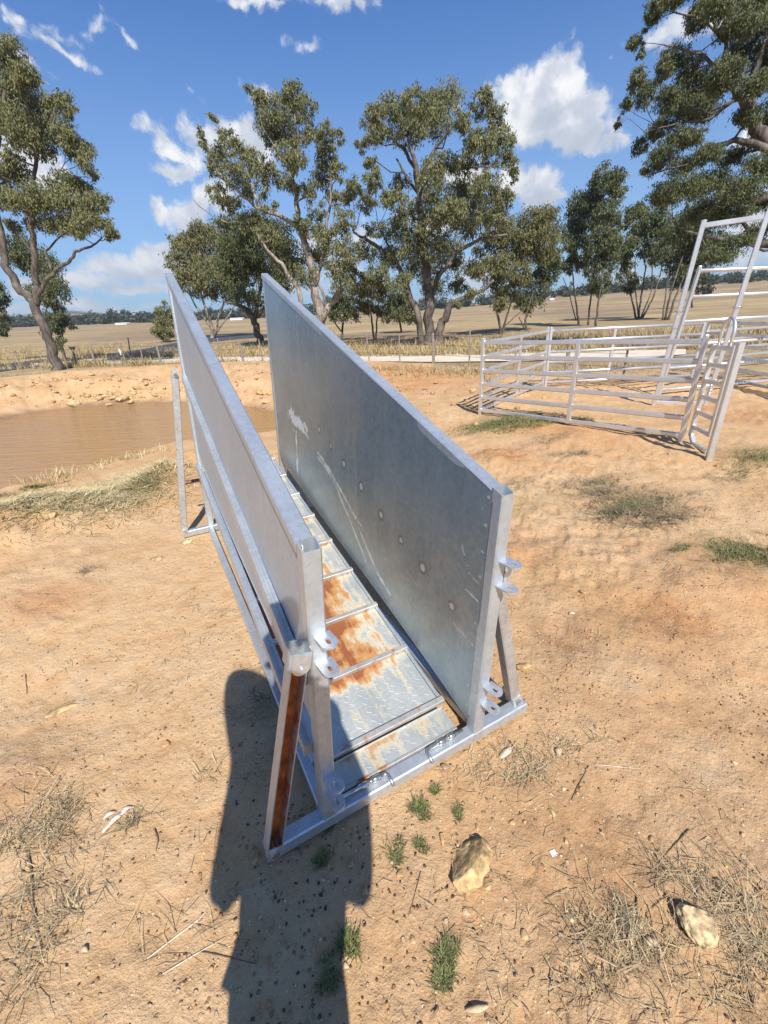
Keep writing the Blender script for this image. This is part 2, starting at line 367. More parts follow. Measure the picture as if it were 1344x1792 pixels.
def ground_mat():
    m, q, b = pbsdf('sandy_ground'); co = q.n('ShaderNodeTexCoord').outputs['Object']
    n0 = q.noise(co, .55, 5, .6); n1 = q.noise(co, 2.3, 6, .62); n2 = q.noise(co, 11, 7, .65); n3 = q.noise(co, 75, 5, .7); n4 = q.noise(co, 210, 3, .6)
    sand = q.mix(q.ramp(n1, .34, .68), (.485, .292, .140), (.61, .412, .232))
    sand = q.mix(q.math('MULTIPLY', q.ramp(n0, .45, .7), .6), sand, (.52, .300, .125))
    sand = q.mix(q.math('MULTIPLY', q.ramp(n2, .50, .72), .45), sand, (.64, .45, .25))
    sand = q.mix(q.math('MULTIPLY', q.ramp(n2, .46, .28), .5), sand, (.42, .240, .115))
    red = q.attr('red'); sand = q.mix(q.math('MULTIPLY', red, q.ramp(n2, .25, .6)), sand, (.39, .155, .052))
    drk = q.attr('dark'); sand = q.mix(q.math('MULTIPLY', drk, q.ramp(n2, .3, .6)), sand, (.24, .125, .066))
    pal = q.attr('pale'); sand = q.mix(q.math('MULTIPLY', pal, q.ramp(n2, .3, .65)), sand, (.56, .41, .26))
    mud = q.attr('mud'); sand = q.mix(mud, sand, (.255, .155, .092))
    # dark crumbs and small pale grit
    vo = q.n('ShaderNodeTexVoronoi', ins={'Scale': 58.0, 'Randomness': 1.0}); q.link(q.vec('ADD', co, q.vec('SCALE', q.noise(co, 30, 3, out='Color'), scale=.02).outputs[0]).outputs[0], vo.inputs['Vector'])
    vs = q.n('ShaderNodeSeparateColor'); q.link(vo.outputs['Color'], vs.inputs[0])
    spk = q.math('MULTIPLY', q.ramp(vo.outputs['Distance'], .30, .18), q.ramp(vs.outputs[0], .80, .86))
    grit = q.math('MULTIPLY', q.ramp(vo.outputs['Distance'], .34, .22), q.ramp(vs.outputs[1], .88, .93))
    near = q.attr('near')
    sand = q.mix(q.math('MULTIPLY', q.math('MULTIPLY', spk, near), .5), sand, (.16, .085, .05))
    sand = q.mix(q.math('MULTIPLY', q.math('MULTIPLY', grit, near), .7), sand, (.66, .50, .32))
    sand = q.mix(q.math('MULTIPLY', q.ramp(n3, .45, .75), .35), sand, (.63, .445, .25))
    sand = q.mix(q.math('MULTIPLY', q.ramp(n3, .48, .3), .35), sand, (.37, .195, .080))
    # dry paddock
    f1 = q.noise(co, .045, 6, .6); f2 = q.noise(co, .6, 6, .7)
    mpf = q.n('ShaderNodeMapping', ins={'Scale': (.02, .14, 1), 'Rotation': (0, 0, .3)}); q.link(co, mpf.inputs['Vector']); f3 = q.noise(mpf.outputs[0], 1, 5, .6)
    dry = q.mix(q.ramp(f2, .3, .7), (.265, .19, .105), (.39, .285, .155))
    dry = q.mix(q.math('MULTIPLY', q.ramp(f3, .46, .64), .7), dry, (.46, .35, .175)); dry = q.mix(q.math('MULTIPLY', q.ramp(f1, .46, .60), .6), dry, (.20, .14, .098))
    fld = q.attr('field'); base = q.mix(fld, sand, dry)
    gr = q.attr('green'); base = q.mix(q.math('MULTIPLY', gr, q.ramp(n2, .3, .6)), base, (.16, .15, .06))
    hl = q.attr('hill'); base = q.mix(hl, base, q.mix(q.ramp(q.noise(co, .012, 6, .65), .44, .58), (.055, .07, .045), (.24, .20, .11)))
    q.link(base, b.inputs['Base Color']); b.inputs['Roughness'].default_value = .92; b.inputs['Specular IOR Level'].default_value = .15
    hgt = q.math('ADD', q.math('MULTIPLY', q.math('MULTIPLY', n3, q.ramp(n1, .3, .65)), .34), q.math('MULTIPLY', n2, .8)); hgt = q.math('ADD', hgt, q.math('MULTIPLY', n4, .12))
    hgt = q.math('ADD', hgt, q.math('MULTIPLY', q.math('ADD', spk, grit), .22))
    # dried cracks
    v2 = q.n('ShaderNodeTexVoronoi', feature='DISTANCE_TO_EDGE', ins={'Scale': 7.0}); q.link(q.vec('ADD', co, q.vec('SCALE', q.noise(co, 6, 4, out='Color'), scale=.12).outputs[0]).outputs[0], v2.inputs['Vector'])
    ck = q.math('MULTIPLY', q.ramp(v2.outputs['Distance'], .035, .0), q.ramp(n1, .5, .62))
    hgt = q.math('SUBTRACT', hgt, q.math('MULTIPLY', q.math('MULTIPLY', ck, q.math('MAXIMUM', red, .12)), .42))
    bump(q, b, hgt, .95, .024)
    return m
M['ground'] = ground_mat()

def water_mat():
    m, q, b = pbsdf('muddy_water'); co = q.n('ShaderNodeTexCoord').outputs['Object']
    n = q.noise(co, .5, 3); q.link(q.mix(n, (.34, .190, .066), (.40, .235, .095)), b.inputs['Base Color'])
    b.inputs['Roughness'].default_value = .09; b.inputs['IOR'].default_value = 1.33; b.inputs['Specular IOR Level'].default_value = .5
    mp = q.n('ShaderNodeMapping', ins={'Scale': (.9, 4.2, 1), 'Rotation': (0, 0, math.radians(14))}); q.link(co, mp.inputs['Vector'])
    w = q.noise(mp.outputs[0], 1.5, 4, .55, .6); w2 = q.noise(mp.outputs[0], 6, 3, .5)
    bump(q, b, q.math('ADD', w, q.math('MULTIPLY', w2, .2)), .9, .07)
    return m
M['water'] = water_mat()
M['gravel_road'] = plain('pale_gravel_road', (.62, .53, .41), .95, 0, .12, 1.5, .3, 20)
M['asphalt'] = plain('old_asphalt', (.060, .060, .066), .85, 0, .2, 2, .2, 30)
M['rock_y'] = plain('yellow_sandstone', (.47, .315, .145), .9, 0, .5, 34, .9, 60)
M['rock_p'] = plain('pale_stone', (.50, .37, .20), .9, 0, .62, 46, .9, 60)
M['dung'] = plain('dark_pellets', (.085, .050, .032), .8, 0, .5, 60, 0)
M['clod'] = plain('earth_clods', (.42, .245, .12), .95, 0, .45, 30, .5, 90)
M['grit'] = plain('pale_grit', (.60, .45, .27), .9, 0, .35, 30, .3, 90)
M['stick'] = plain('dry_sticks', (.165, .115, .075), .85, 0, .4, 60, .3, 100)
M['bark_strip'] = plain('pale_bark_strip', (.62, .53, .42), .8, 0, .25, 40, .2, 90)
M['straw_leaf'] = plain('dead_leaf', (.36, .235, .13), .7, 0, .3, 60, .1)
M['paper'] = plain('white_paper', (.85, .85, .85), .6, 0, .03, 10, 0)

def blade_mat(name, c0, c1):
    m, q, b = pbsdf(name); r = q.attr('rnd'); q.link(q.mix(r, c0, c1), b.inputs['Base Color']); b.inputs['Roughness'].default_value = .7
    b.inputs['Specular IOR Level'].default_value = .2; return m
M['straw'] = blade_mat('dry_straw', (.26, .19, .10), (.58, .46, .27))
M['straw_pale'] = blade_mat('pale_straw', (.42, .33, .16), (.72, .60, .34))
M['straw_field'] = blade_mat('field_straw', (.34, .255, .125), (.50, .39, .20))
M['straw_grey'] = blade_mat('old_straw', (.12, .09, .055), (.40, .32, .20))
M['grass_green'] = blade_mat('green_grass', (.09, .11, .035), (.25, .245, .10))
M['grass_olive'] = blade_mat('olive_grass', (.10, .105, .035), (.24, .22, .10))

# ------------------------------------------------------------------ the terrain
ZW = -.38
near_edge = [(-120, 900), (0, 868), (60, 853), (150, 832), (230, 812), (300, 795), (380, 782), (440, 772), (500, 762), (545, 752)]
far_edge = [(560, 738), (500, 728), (440, 717), (370, 708), (300, 705), (220, 706), (130, 712), (60, 723), (0, 736), (-120, 765)]
POND = np.array([G(x, y, ZW)[:2] for x, y in near_edge + far_edge])
PC = POND.mean(0)

def poly_sdf(P, poly):
    d2 = np.full(len(P), 1e18); ins = np.zeros(len(P), bool); n = len(poly)
    for i in range(n):
        a, b = poly[i], poly[(i + 1) % n]; e = b - a; w = P - a
        tt = np.clip((w @ e) / (e @ e), 0, 1); dd = w - tt[:, None] * e; d2 = np.minimum(d2, (dd ** 2).sum(1))
        c = ((a[1] <= P[:, 1]) & (b[1] > P[:, 1])) | ((b[1] <= P[:, 1]) & (a[1] > P[:, 1]))
        with np.errstate(divide='ignore', invalid='ignore'): xi = a[0] + (P[:, 1] - a[1]) * e[0] / (e[1] if e[1] else 1e-12)
        ins ^= c & (P[:, 0] < xi)
    d = np.sqrt(d2); return np.where(ins, -d, d)

YAW = .482; OX, OY = -.2652 * CH / 1.7, .9808 * CH / 1.7
AXU = np.array([math.cos(YAW), math.sin(YAW)]); AXV = np.array([-AXU[1], AXU[0]])

MOUNDS = [(-40, 935, .16, .40), (75, 925, .13, .34), (160, 900, .05, .4), (290, 845, .13, .30), (345, 810, .10, .3), (40, 1020, .05, .5), (880, 800, .07, .28), (905, 745, .05, .35), (1230, 1030, .05, .4), (1010, 980, .035, .35), (1180, 1180, .03, .3), (1000, 770, .05, .3), (-20, 1390, .04, .2)]
MOUNDP = [(G(x, y)[:2], h, r) for x, y, h, r in MOUNDS]

def terrain(P):
    x, y = P[:, 0], P[:, 1]; r = np.hypot(x, y)
    d = poly_sdf(P, POND)
    d = d + fbm(x, y, 1.1, 4, 3) * .16
    q = P - PC; ql = np.hypot(q[:, 0], q[:, 1]) + 1e-6
    wf = sstep(-.25, .35, (q @ np.array([-.42, .91])) / ql)
    near_p = ZW + (-ZW) * sstep(-.1, 1.25, d)
    bank = .25 * sstep(0, 3.2, d) * (1 - sstep(3.6, 6.6, d)); far_p = ZW * (1 - sstep(-.2, 1.6, d)) + bank
    z = np.where(d < 0, ZW - .015 + np.maximum(d, -3) * .28, near_p * (1 - wf) + far_p * wf)
    z = np.where(d > 0, np.maximum(z, ZW - .02 + d * .02), z)
    u = (P - np.array([OX, OY])) @ AXU; v = (P - np.array([OX, OY])) @ AXV
    du = np.maximum(np.maximum(-.28 - u, u - .85), 0); dv = np.maximum(np.maximum(-.15 - v, v - 2.4), 0); fl = sstep(.0, .7, np.hypot(du, dv))
    nearw = (1 - sstep(11, 16, r))
    z = z + nearw * (fbm(x, y, .9, 4, 11) * .060 * (.10 + .90 * fl) + fbm(x, y, 5.5, 4, 21) * .018 * (.30 + .70 * fl) + fbm(x, y, 21, 3, 31) * .0065 * (.4 + .6 * fl))
    tr = sstep(-.2, .3, fbm(x, y, .8, 3, 91)) * (.25 + .75 * sstep(-.2, .5, x)) * nearw * (.2 + .8 * fl)     # trampled, hoof-marked patches
    z = z - tr * .015 * sstep(.30, .62, np.abs(fbm(x, y, 7.5, 2, 93)) * 1.7) + tr * .010 * np.abs(fbm(x, y, 13, 3, 95))
    z = z - .008 * (1 - fl)
    for (c, h, rr) in MOUNDP:
        g = np.exp(-((x - c[0]) ** 2 + (y - c[1]) ** 2) / (rr * rr)); z = z + h * g * (1 + .5 * fbm(x, y, 4, 3, 55))
    bw = np.exp(-((d - 1.8) / 1.5) ** 2) * wf; z = z + bw * (-.05 + fbm(x, y, 1.6, 4, 41) * .20 + fbm(x, y, 5, 4, 42) * .09)
    z = z + sstep(70, 500, r) * sstep(.0, .55, np.arctan2(x, y)) * 7.5 * (1 + 0 * x)
    ang = np.degrees(np.arctan2(x, y)); hl = sstep(750, 1500, r) * np.exp(-((r - 1700) / 700) ** 2)
    ridge = np.clip(.55 + .30 * np.sin(ang * .17 + 1) + .16 * np.sin(ang * .53) + .06 * np.sin(ang * 1.7), .1, 2)
    z = z + hl * ridge * 30 * (1 - .8 * sstep(-8, 5, ang))
    return z, d, wf, fl, r

angs = np.concatenate([np.linspace(-180, -58, 50, endpoint=False), np.linspace(-58, 58, 560, endpoint=False), np.linspace(58, 180, 50, endpoint=False)])
rr = [0.12]
while rr[-1] < 3600: rr.append(rr[-1] * (1.0125 if rr[-1] < 6 else 1.018 if rr[-1] < 20 else 1.05))
rr = np.array(rr); A, R = np.meshgrid(np.radians(angs), rr)
PX = np.stack([(R * np.sin(A)).ravel(), (R * np.cos(A)).ravel()], 1)
PX = np.vstack([PX, [[0, 0]]])
Z, D, WF, FL, RR = terrain(PX)
na, nr = len(angs), len(rr)
ii = np.arange(nr - 1)[:, None] * na; jj = np.arange(na)[None, :]; j2 = (jj + 1) % na
Fg = np.stack([(ii + jj), (ii + j2), (ii + na + j2), (ii + na + jj)], -1).reshape(-1, 4)[:, ::-1]
cen = nr * na
Fg = np.vstack([Fg, np.stack([np.arange(na), (np.arange(na) + 1) % na, np.full(na, cen), np.full(na, cen)], 1)[:, [0, 2, 1, 1]]]) if False else Fg
x, y = PX[:, 0], PX[:, 1]
def zone(pts):                               # sum of soft spots: (px,py,radius m,amount)
    w = np.zeros(len(x))
    for a, b, s, k in pts:
        c = G(a, b); w = np.maximum(w, k * np.exp(-(((x - c[0]) ** 2 + (y - c[1]) ** 2) / (s * s)) ** 1.3))
    return w
wob = fbm(x, y, 3.1, 4, 77)
field = sstep(13.6, 15.2, RR + wob * 1.2 - .10 * np.abs(x)) * sstep(3.9, 5.3, D) * (1 - .0 * x)
field = np.where(x > 1.5, sstep(10.2, 12.0, RR + wob * .8), field)
red = np.clip(zone([(90, 1060, .17, .95), (20, 1390, .12, .6), (60, 930, .25, .5), (290, 850, .3, .8), (880, 800, .3, .9), (920, 745, .45, .7), (1230, 1010, .4, .5), (700, 665, 2.0, .6), (1000, 760, .6, .5), (930, 960, .25, .5), (1190, 1090, .25, .5), (1280, 720, .9, .5)]) * (1 + .6 * wob), 0, 1)
dark = np.clip(zone([(1000, 1120, .22, .75), (1180, 1150, .25, .6), (940, 1400, .18, .4), (1240, 1250, .3, .5), (1150, 1330, .25, .35), (1100, 880, .35, .5), (1030, 1060, .2, .5), (1000, 1480, .2, .25), (700, 1600, .15, .25), (500, 1250, .2, .3), (1150, 1520, .55, .42), (1180, 1280, .45, .42), (1050, 1180, .5, .35), (900, 1650, .4, .3)]) * (1 + .9 * wob), 0, 1)
pale = np.clip(zone([(180, 1130, .35, .6), (150, 1330, .3, .35), (300, 960, .4, .6), (1000, 870, .5, .3), (1090, 1170, .12, .6), (960, 1060, .1, .4), (1230, 1330, .08, .8), (250, 1500, .3, .25), (300, 1100, .3, .4), (1000, 940, .4, .4), (200, 1150, .9, .55), (150, 1400, .6, .5), (330, 1000, .8, .5), (350, 1500, .4, .4)]) * (1 + .6 * wob), 0, 1)
mud = np.clip(sstep(.55, .05, D) * (1 - .75 * WF) + sstep(.30, .05, D) * .8, 0, 1)
green = np.clip(zone([(130, 880, .55, .9), (40, 905, .4, .9), (230, 850, .4, .8), (870, 738, .38, .8), (1110, 890, .3, .5), (1270, 965, .25, .5), (1330, 800, .4, .5), (900, 870, .4, .25)]) * (1 + .8 * wob), 0, 1)
hill = sstep(500, 900, RR)
near = 1 - sstep(6, 14, RR)
ground = np_mesh('ground', np.column_stack([PX, Z]), Fg, M['ground'], None, True,
                 attrs=dict(field=field, red=red, dark=dark, pale=pale, mud=mud, green=green, hill=hill, near=near))
tag(ground, 'sandy orange paddock ground running out to dry fields and hills', 'ground', kind='structure')

def gz(p):                                   # ground height under one point
    return float(terrain(np.array([[p[0], p[1]]]))[0][0])
def gzs(P): return terrain(np.asarray(P)[:, :2])[0]
def on_ground(px, py):                       # sight line onto the relief
    z = 0.0
    for _ in range(6):
        p = G(px, py, z); z = .5 * z + .5 * gz(p)
    p = G(px, py, z); p[2] = gz(p); return p

# water sheet
wx = [tuple(p) for p in (PC + (POND - PC) * 1.06)]
water = np_mesh('water', [(a, b, ZW) for a, b in wx], [tuple(range(len(wx)))], M['water'])
tag(water, 'muddy brown water filling the farm dam', 'water', kind='structure')

def strip(name, top, bot, zoff, mat, label):
    P = [G(*p) for p in top] + [G(*p) for p in bot]; n = len(top)
    V = [(p[0], p[1], max(gz(p), 0) + zoff) for p in P]
    o = np_mesh(name, V, [(i, i + 1, n + i + 1, n + i) for i in range(n - 1)], mat)
    return tag(o, label, name.split('_')[-1], kind='structure')
strip('gravel_road', [(60, 633), (150, 629), (240, 627), (330, 625.5), (480, 624.5), (620, 623), (760, 621), (900, 618), (1050, 614), (1200, 608)],
      [(60, 640), (150, 638), (240, 637), (330, 635.5), (480, 635), (620, 635), (760, 635), (900, 633), (1050, 630), (1200, 625)], .022, M['gravel_road'], 'pale gravel road running past the dam bank')
strip('asphalt_road', [(-150, 655), (0, 638), (77, 629), (154, 624), (251, 613.5), (300, 606), (370, 597.5), (420, 593.5), (480, 591)],
      [(-150, 672), (0, 651), (77, 640), (154, 633.5), (251, 622.5), (300, 614), (370, 603), (420, 598), (480, 595)], .020, M['asphalt'], 'dark sealed road beyond the dam')

# ------------------------------------------------------------------ the loading ramp (local axes: u right, v along the ramp, z up)
LEAN = .0576
NH, FH, RL, WI = .885, 1.585, 2.2, .53       # near post, far post, length, right post centre
def tn(z): return LEAN * z
def SH(u, v, z): return (u + LEAN * z, v, z)
ramp = empty('loading_ramp', (OX, OY, 0), YAW, 'galvanised steel stock loading ramp with high sheet sides standing on the sand', 'loading ramp')
def top_z(v): return NH + (FH - NH) * v / RL
def floor_z(v): return .034 + .20 * v
SHX = lambda p: (p[0] + LEAN * p[2], p[1], p[2])

def sheet_mat():
    m, q, b = pbsdf('galvanised_side_sheet'); co = q.n('ShaderNodeTexCoord').outputs['Object']
    big = q.noise(co, 2.2, 5, .6); mp = q.n('ShaderNodeMapping', ins={'Scale': (20, 20, 1.2)}); q.link(co, mp.inputs['Vector']); st = q.noise(mp.outputs[0], 1, 5, .6)
    base = q.mix(q.ramp(big, .3, .7), (.25, .335, .395), (.37, .45, .505))
    base = q.mix(q.math('MULTIPLY', q.ramp(st, .48, .70), .5), base, (.41, .455, .475))
    vz = q.n('ShaderNodeTexVoronoi', ins={'Scale': 60.0}); q.link(co, vz.inputs['Vector']); vc = q.n('ShaderNodeSeparateColor'); q.link(vz.outputs['Color'], vc.inputs[0])
    base = q.mix(q.math('MULTIPLY', vc.outputs[0], .22), base, (.56, .60, .62)); blot = q.noise(co, 7, 6, .7)
    base = q.mix(q.math('MULTIPLY', q.ramp(blot, .54, .66), .35), base, (.52, .54, .54)); base = q.mix(q.math('MULTIPLY', q.ramp(blot, .42, .30), .35), base, (.19, .21, .22))
    mud_ = q.math('MULTIPLY', q.ramp(q.noise(co, 26, 7, .7), .60, .70), q.ramp(q.noise(co, 2.6, 3), .50, .62)); base = q.mix(q.math('MULTIPLY', mud_, .75), base, (.40, .29, .19))
    sc = q.attr('scratch'); sp = q.attr('spot'); sg = q.attr('halo')
    base = q.mix(q.math('MULTIPLY', sg, .6), base, (.17, .165, .16)); base = q.mix(q.math('MULTIPLY', sp, .8), base, (.60, .58, .54))
    base = q.mix(sc, base, (.72, .74, .76)); q.link(base, b.inputs['Base Color'])
    mt = q.math('MULTIPLY_ADD', q.math('MAXIMUM', sc, sp), -.6, .74); q.link(mt, b.inputs['Metallic'])
    rr_ = q.math('ADD', q.math('MULTIPLY', big, .12), .30); rr_ = q.math('ADD', rr_, q.math('MULTIPLY', st, .10)); q.link(q.math('ADD', rr_, q.math('MULTIPLY', sc, .2)), b.inputs['Roughness'])
    bump(q, b, q.math('ADD', q.noise(co, 3.0, 2), q.math('MULTIPLY', q.noise(co, 9, 2), .25)), .22, .02)
    return m
M['sheet'] = sheet_mat()
M['sheet_out'] = galv('galvanised_outer_sheet', (.42, .46, .49), .46, .36, .06, .4, .35)

def polyline_d(P, pts):
    d = np.full(len(P), 1e9)
    for a, b in zip(pts[:-1], pts[1:]):
        a, b = np.array(a), np.array(b); e = b - a; w = P - a; tt = np.clip((w @ e) / (e @ e + 1e-12), 0, 1); d = np.minimum(d, np.hypot(*(w - tt[:, None] * e).T))
    return d

def cam_local():
    c = CAM[:2] - np.array([OX, OY]); return np.array([c @ AXU, c @ AXV, CH])
CL = cam_local()
def on_u(px, py, u0):                        # sight line onto the leaning plane u = u0 of the ramp -> (v, z)
    d = ray(px, py); dl = np.array([d[:2] @ AXU, d[:2] @ AXV, d[2]])
    s = (u0 - (CL[0] - LEAN * CL[2])) / (dl[0] - LEAN * dl[2]); q = CL + s * dl; return (q[1], q[2])

def side_sheet(right):
    U = (lambda v: .507 + .022 * v / RL) if right else (lambda v: -.014 + .012 * v / RL)
    nv, nz = (420, 170) if right else (60, 24)
    vv, tt = np.meshgrid(np.linspace(.012, RL - .012, nv), np.linspace(0, 1, nz))
    zb = (.074 + .20 * vv - .030 * vv) if right else (.345 + .085 * vv); zt = NH - .012 + (FH - NH) * vv / RL
    zz = zb + (zt - zb) * tt; v, z = vv.ravel(), zz.ravel(); u = U(v)
    wv = .0025 * np.sin(v * 3.1 + z * 2) + .002 * np.sin(z * 7 + v)
    V = np.column_stack([u + wv + LEAN * z, v, z]); V2 = V.copy(); V2[:, 0] += .003; n = len(V)
    k = np.arange(nz - 1)[:, None] * nv + np.arange(nv - 1)[None]; Fa = np.stack([k, k + 1, k + nv + 1, k + nv], -1).reshape(-1, 4)
    rim = list(range(nv)) + [nv - 1 + nv * i for i in range(1, nz)] + [nv * (nz - 1) + nv - 2 - i for i in range(nv - 1)] + [nv * (nz - 2 - i) for i in range(nz - 2)]
    rim = np.array(rim); rj = np.roll(rim, -1); Fr = np.stack([rim, rim + n, rj + n, rj], 1)
    F = np.vstack([Fa[:, ::-1], Fa + n, Fr]); A = {}
    scr = np.zeros(n); spt = np.zeros(n); hal = np.zeros(n)
    if right:
        Q = np.column_stack([v, z]); L = lambda pts: [on_u(a, b, .515) for a, b in pts]
        nz_ = fbm(v, z, 30, 4, 5); nz2 = fbm(v, z * .3, 45, 3, 9)
        def line(pts, w, k=1.0):
            d = polyline_d(Q, L(pts)) + nz_ * w * .9; return k * (1 - sstep(w * .5, w, d)) * sstep(-.55, -.1, nz2)
        for c, rv, rz in (((513, 738), .10, .060), ((507, 724), .09, .050), ((521, 745), .08, .032)):
            a = np.array(L([c])[0]); scr = np.maximum(scr, 1 - sstep(.75, 1.05, np.hypot((v - a[0]) / rv, (z - a[1]) / rz) + nz_ * .9))
        scr = np.maximum(scr, line([(515, 755), (516, 780), (518, 805), (518, 825)], .020))
        scr = np.maximum(scr, line([(529, 742), (535, 752)], .016)); scr = np.maximum(scr, line([(531, 757), (538, 768)], .008))
        scr = np.maximum(scr, line([(552, 789), (575, 820), (597, 858), (612, 885), (624, 908), (633, 920)], .0095, .9))
        scr = np.maximum(scr, line([(629, 925), (637, 946), (645, 966), (660, 1003), (672, 1023), (682, 1040)], .0085, .9))
        scr = np.maximum(scr, line([(553, 798), (575, 826), (588, 850), (600, 880), (611, 905), (622, 935), (634, 965), (640, 985)], .006, .9))
        for ln, w in (([(812, 955), (822, 1000), (842, 1022)], .0028), ([(800, 982), (830, 1015)], .0018), ([(818, 1030), (838, 1050)], .004), ([(795, 1090), (818, 1115)], .003), ([(845, 890), (858, 880)], .0025)):
            scr = np.maximum(scr, line(ln, w, .55))
        for c in ((557, 752), (578, 780), (602, 812), (633, 851), (668, 901), (703, 945), (741, 993), (792, 1060)):
            a = np.array(L([c])[0]); dd = np.hypot(v - a[0], z - a[1])
            kq = .8 + .5 * hash2(np.array([c[0]]), np.array([c[1]]), 4)[0]; dd = dd / kq + nz_ * .002
            spt = np.maximum(spt, (1 - sstep(.010, .013, dd)) * (.45 + .5 * kq * .6)); hal = np.maximum(hal, sstep(.008, .013, dd) * (1 - sstep(.014, .026, dd)))
        for zq in np.linspace(.13, .86, 10): spt = np.maximum(spt, 1 - sstep(.003, .0055, np.hypot(v - .030 - .002 * math.sin(zq * 40), z - zq)))
    A = dict(scratch=np.tile(scr, 2), spot=np.tile(spt, 2), halo=np.tile(hal, 2))
    return np_mesh('side_sheet', np.vstack([V, V2]), F, M['sheet'] if right else M['sheet_out'], ramp, False, attrs=A)

def channel(mb, a, b, w, h, out):            # lipped channel standing proud of the sheet (out = -1 left, +1 right)
    t_ = .004; l = .010
    prof = [(-w/2, -h/2), (w/2, -h/2), (w/2, -h/2 + l), (w/2 - .006, -h/2 + l + .004), (w/2 - .006, h/2 - l - .004), (w/2, h/2 - l), (w/2, h/2), (-w/2, h/2)]
    if out > 0: pass
    mb.prism(prof if True else prof, a, b)

def rod(mb, pts, r, n=8): mb.tube(pts, r, n)

# base bars, bottom rails, posts
for v0 in (0.0, RL):
    mb = MB(); mb.beam((-.178, v0, .022), (.752, v0, .022), .042, .042, ch=.004)
    bar = mb.build('base_bar', M['galv'], ramp)
for u0 in (.001, .552):
    mb = MB(); mb.beam((u0, .022, .024), (u0, RL - .022, .024), .034, .036, ch=.003); mb.build('bottom_rail', M['galv'], ramp)
def hollow_post(u0, v0, h, w=.042, z0=.044):
    mb = MB(SH); ww = w / 2; t_ = .003; c = .004
    prof = [(-ww + c, -ww), (ww - c, -ww), (ww, -ww + c), (ww, ww - c), (ww - c, ww), (-ww + c, ww), (-ww, ww - c), (-ww, -ww + c)]
    inn = [(p * (1 - t_ / ww), q * (1 - t_ / ww)) for p, q in prof]; n = 8
    V = []
    for z in (z0, h): V += [(u0 + p, v0 + q, z + (q * .32 if z == h else 0)) for p, q in prof]
    V += [(u0 + p, v0 + q, h + q * .32) for p, q in inn] + [(u0 + p, v0 + q, h - .12) for p, q in inn]
    F = [(i, (i + 1) % n, n + (i + 1) % n, n + i) for i in range(n)] + [(n + i, n + (i + 1) % n, 2 * n + (i + 1) % n, 2 * n + i) for i in range(n)]
    F += [(2 * n + i, 2 * n + (i + 1) % n, 3 * n + (i + 1) % n, 3 * n + i) for i in range(n)] + [tuple(range(3 * n, 4 * n)), tuple(range(n))[::-1]]
    mb.add(V, F); return mb.build('post', M['galv'], ramp)
hollow_post(0, -.0, NH); hollow_post(WI, -.0, NH); hollow_post(.006, RL, FH - .01, .040); hollow_post(WI + .018, RL, FH - .01, .040)

for right in (False, True):
    sgn = 1 if right else -1
    uc = WI if right else 0.0; fl = .016 if right else .004
    sh = side_sheet(right)
    mb = MB(SH); mb.beam((uc + .001 * sgn, .024, NH - .015), (uc + fl, RL + .022, FH - .008), .042, .030, ch=.004)
    mb.build('top_rail', M['galv'], ramp)
    if right: specs = (((.538, .515), (.555, 1.03), .034), ((.545, .06), (.560, .42), .034))
    else: specs = (((-.030, .515), (-.011, 1.03), .026), ((-.030, .285), (-.013, .475), .028))
    for (ua, za), (ub, zb_), dp in specs:
        mb = MB(SH); A_ = (ua, .022, za); B_ = (ub, RL - .021, zb_); w2, h2 = dp / 2, .021
        prof = [(-w2, -h2), (w2, -h2), (w2, h2), (w2 * .35, h2), (w2 * .2, h2 - .004), (-w2 * .2, h2 - .004), (-w2 * .35, h2), (-w2, h2)]
        mb.prism(prof, A_, B_); mb.build('side_rail', M['galv_w'] if False else M['galv'], ramp)
    # hinge lugs on the near post
    for zl in ((.665, .590, .205, .138) if not right else (.683, .606, .238, .165)):
        mb = MB(SH); mb.plate_hole((uc + .002 + (.006 if not right else .010), -.0195, zl), (.12, -.9928, 0), (.9928, .12, 0), (0, 0, 1), .056, .040, .005, .0058, .010)
        mb.build('hinge_lug', M['galv_lug'], ramp)
    if right:
        mb = MB(SH); mb.box(.553, .585, -.02, .0, .612, .66); mb.build('weld_tab', M['galv_lug'], ramp)

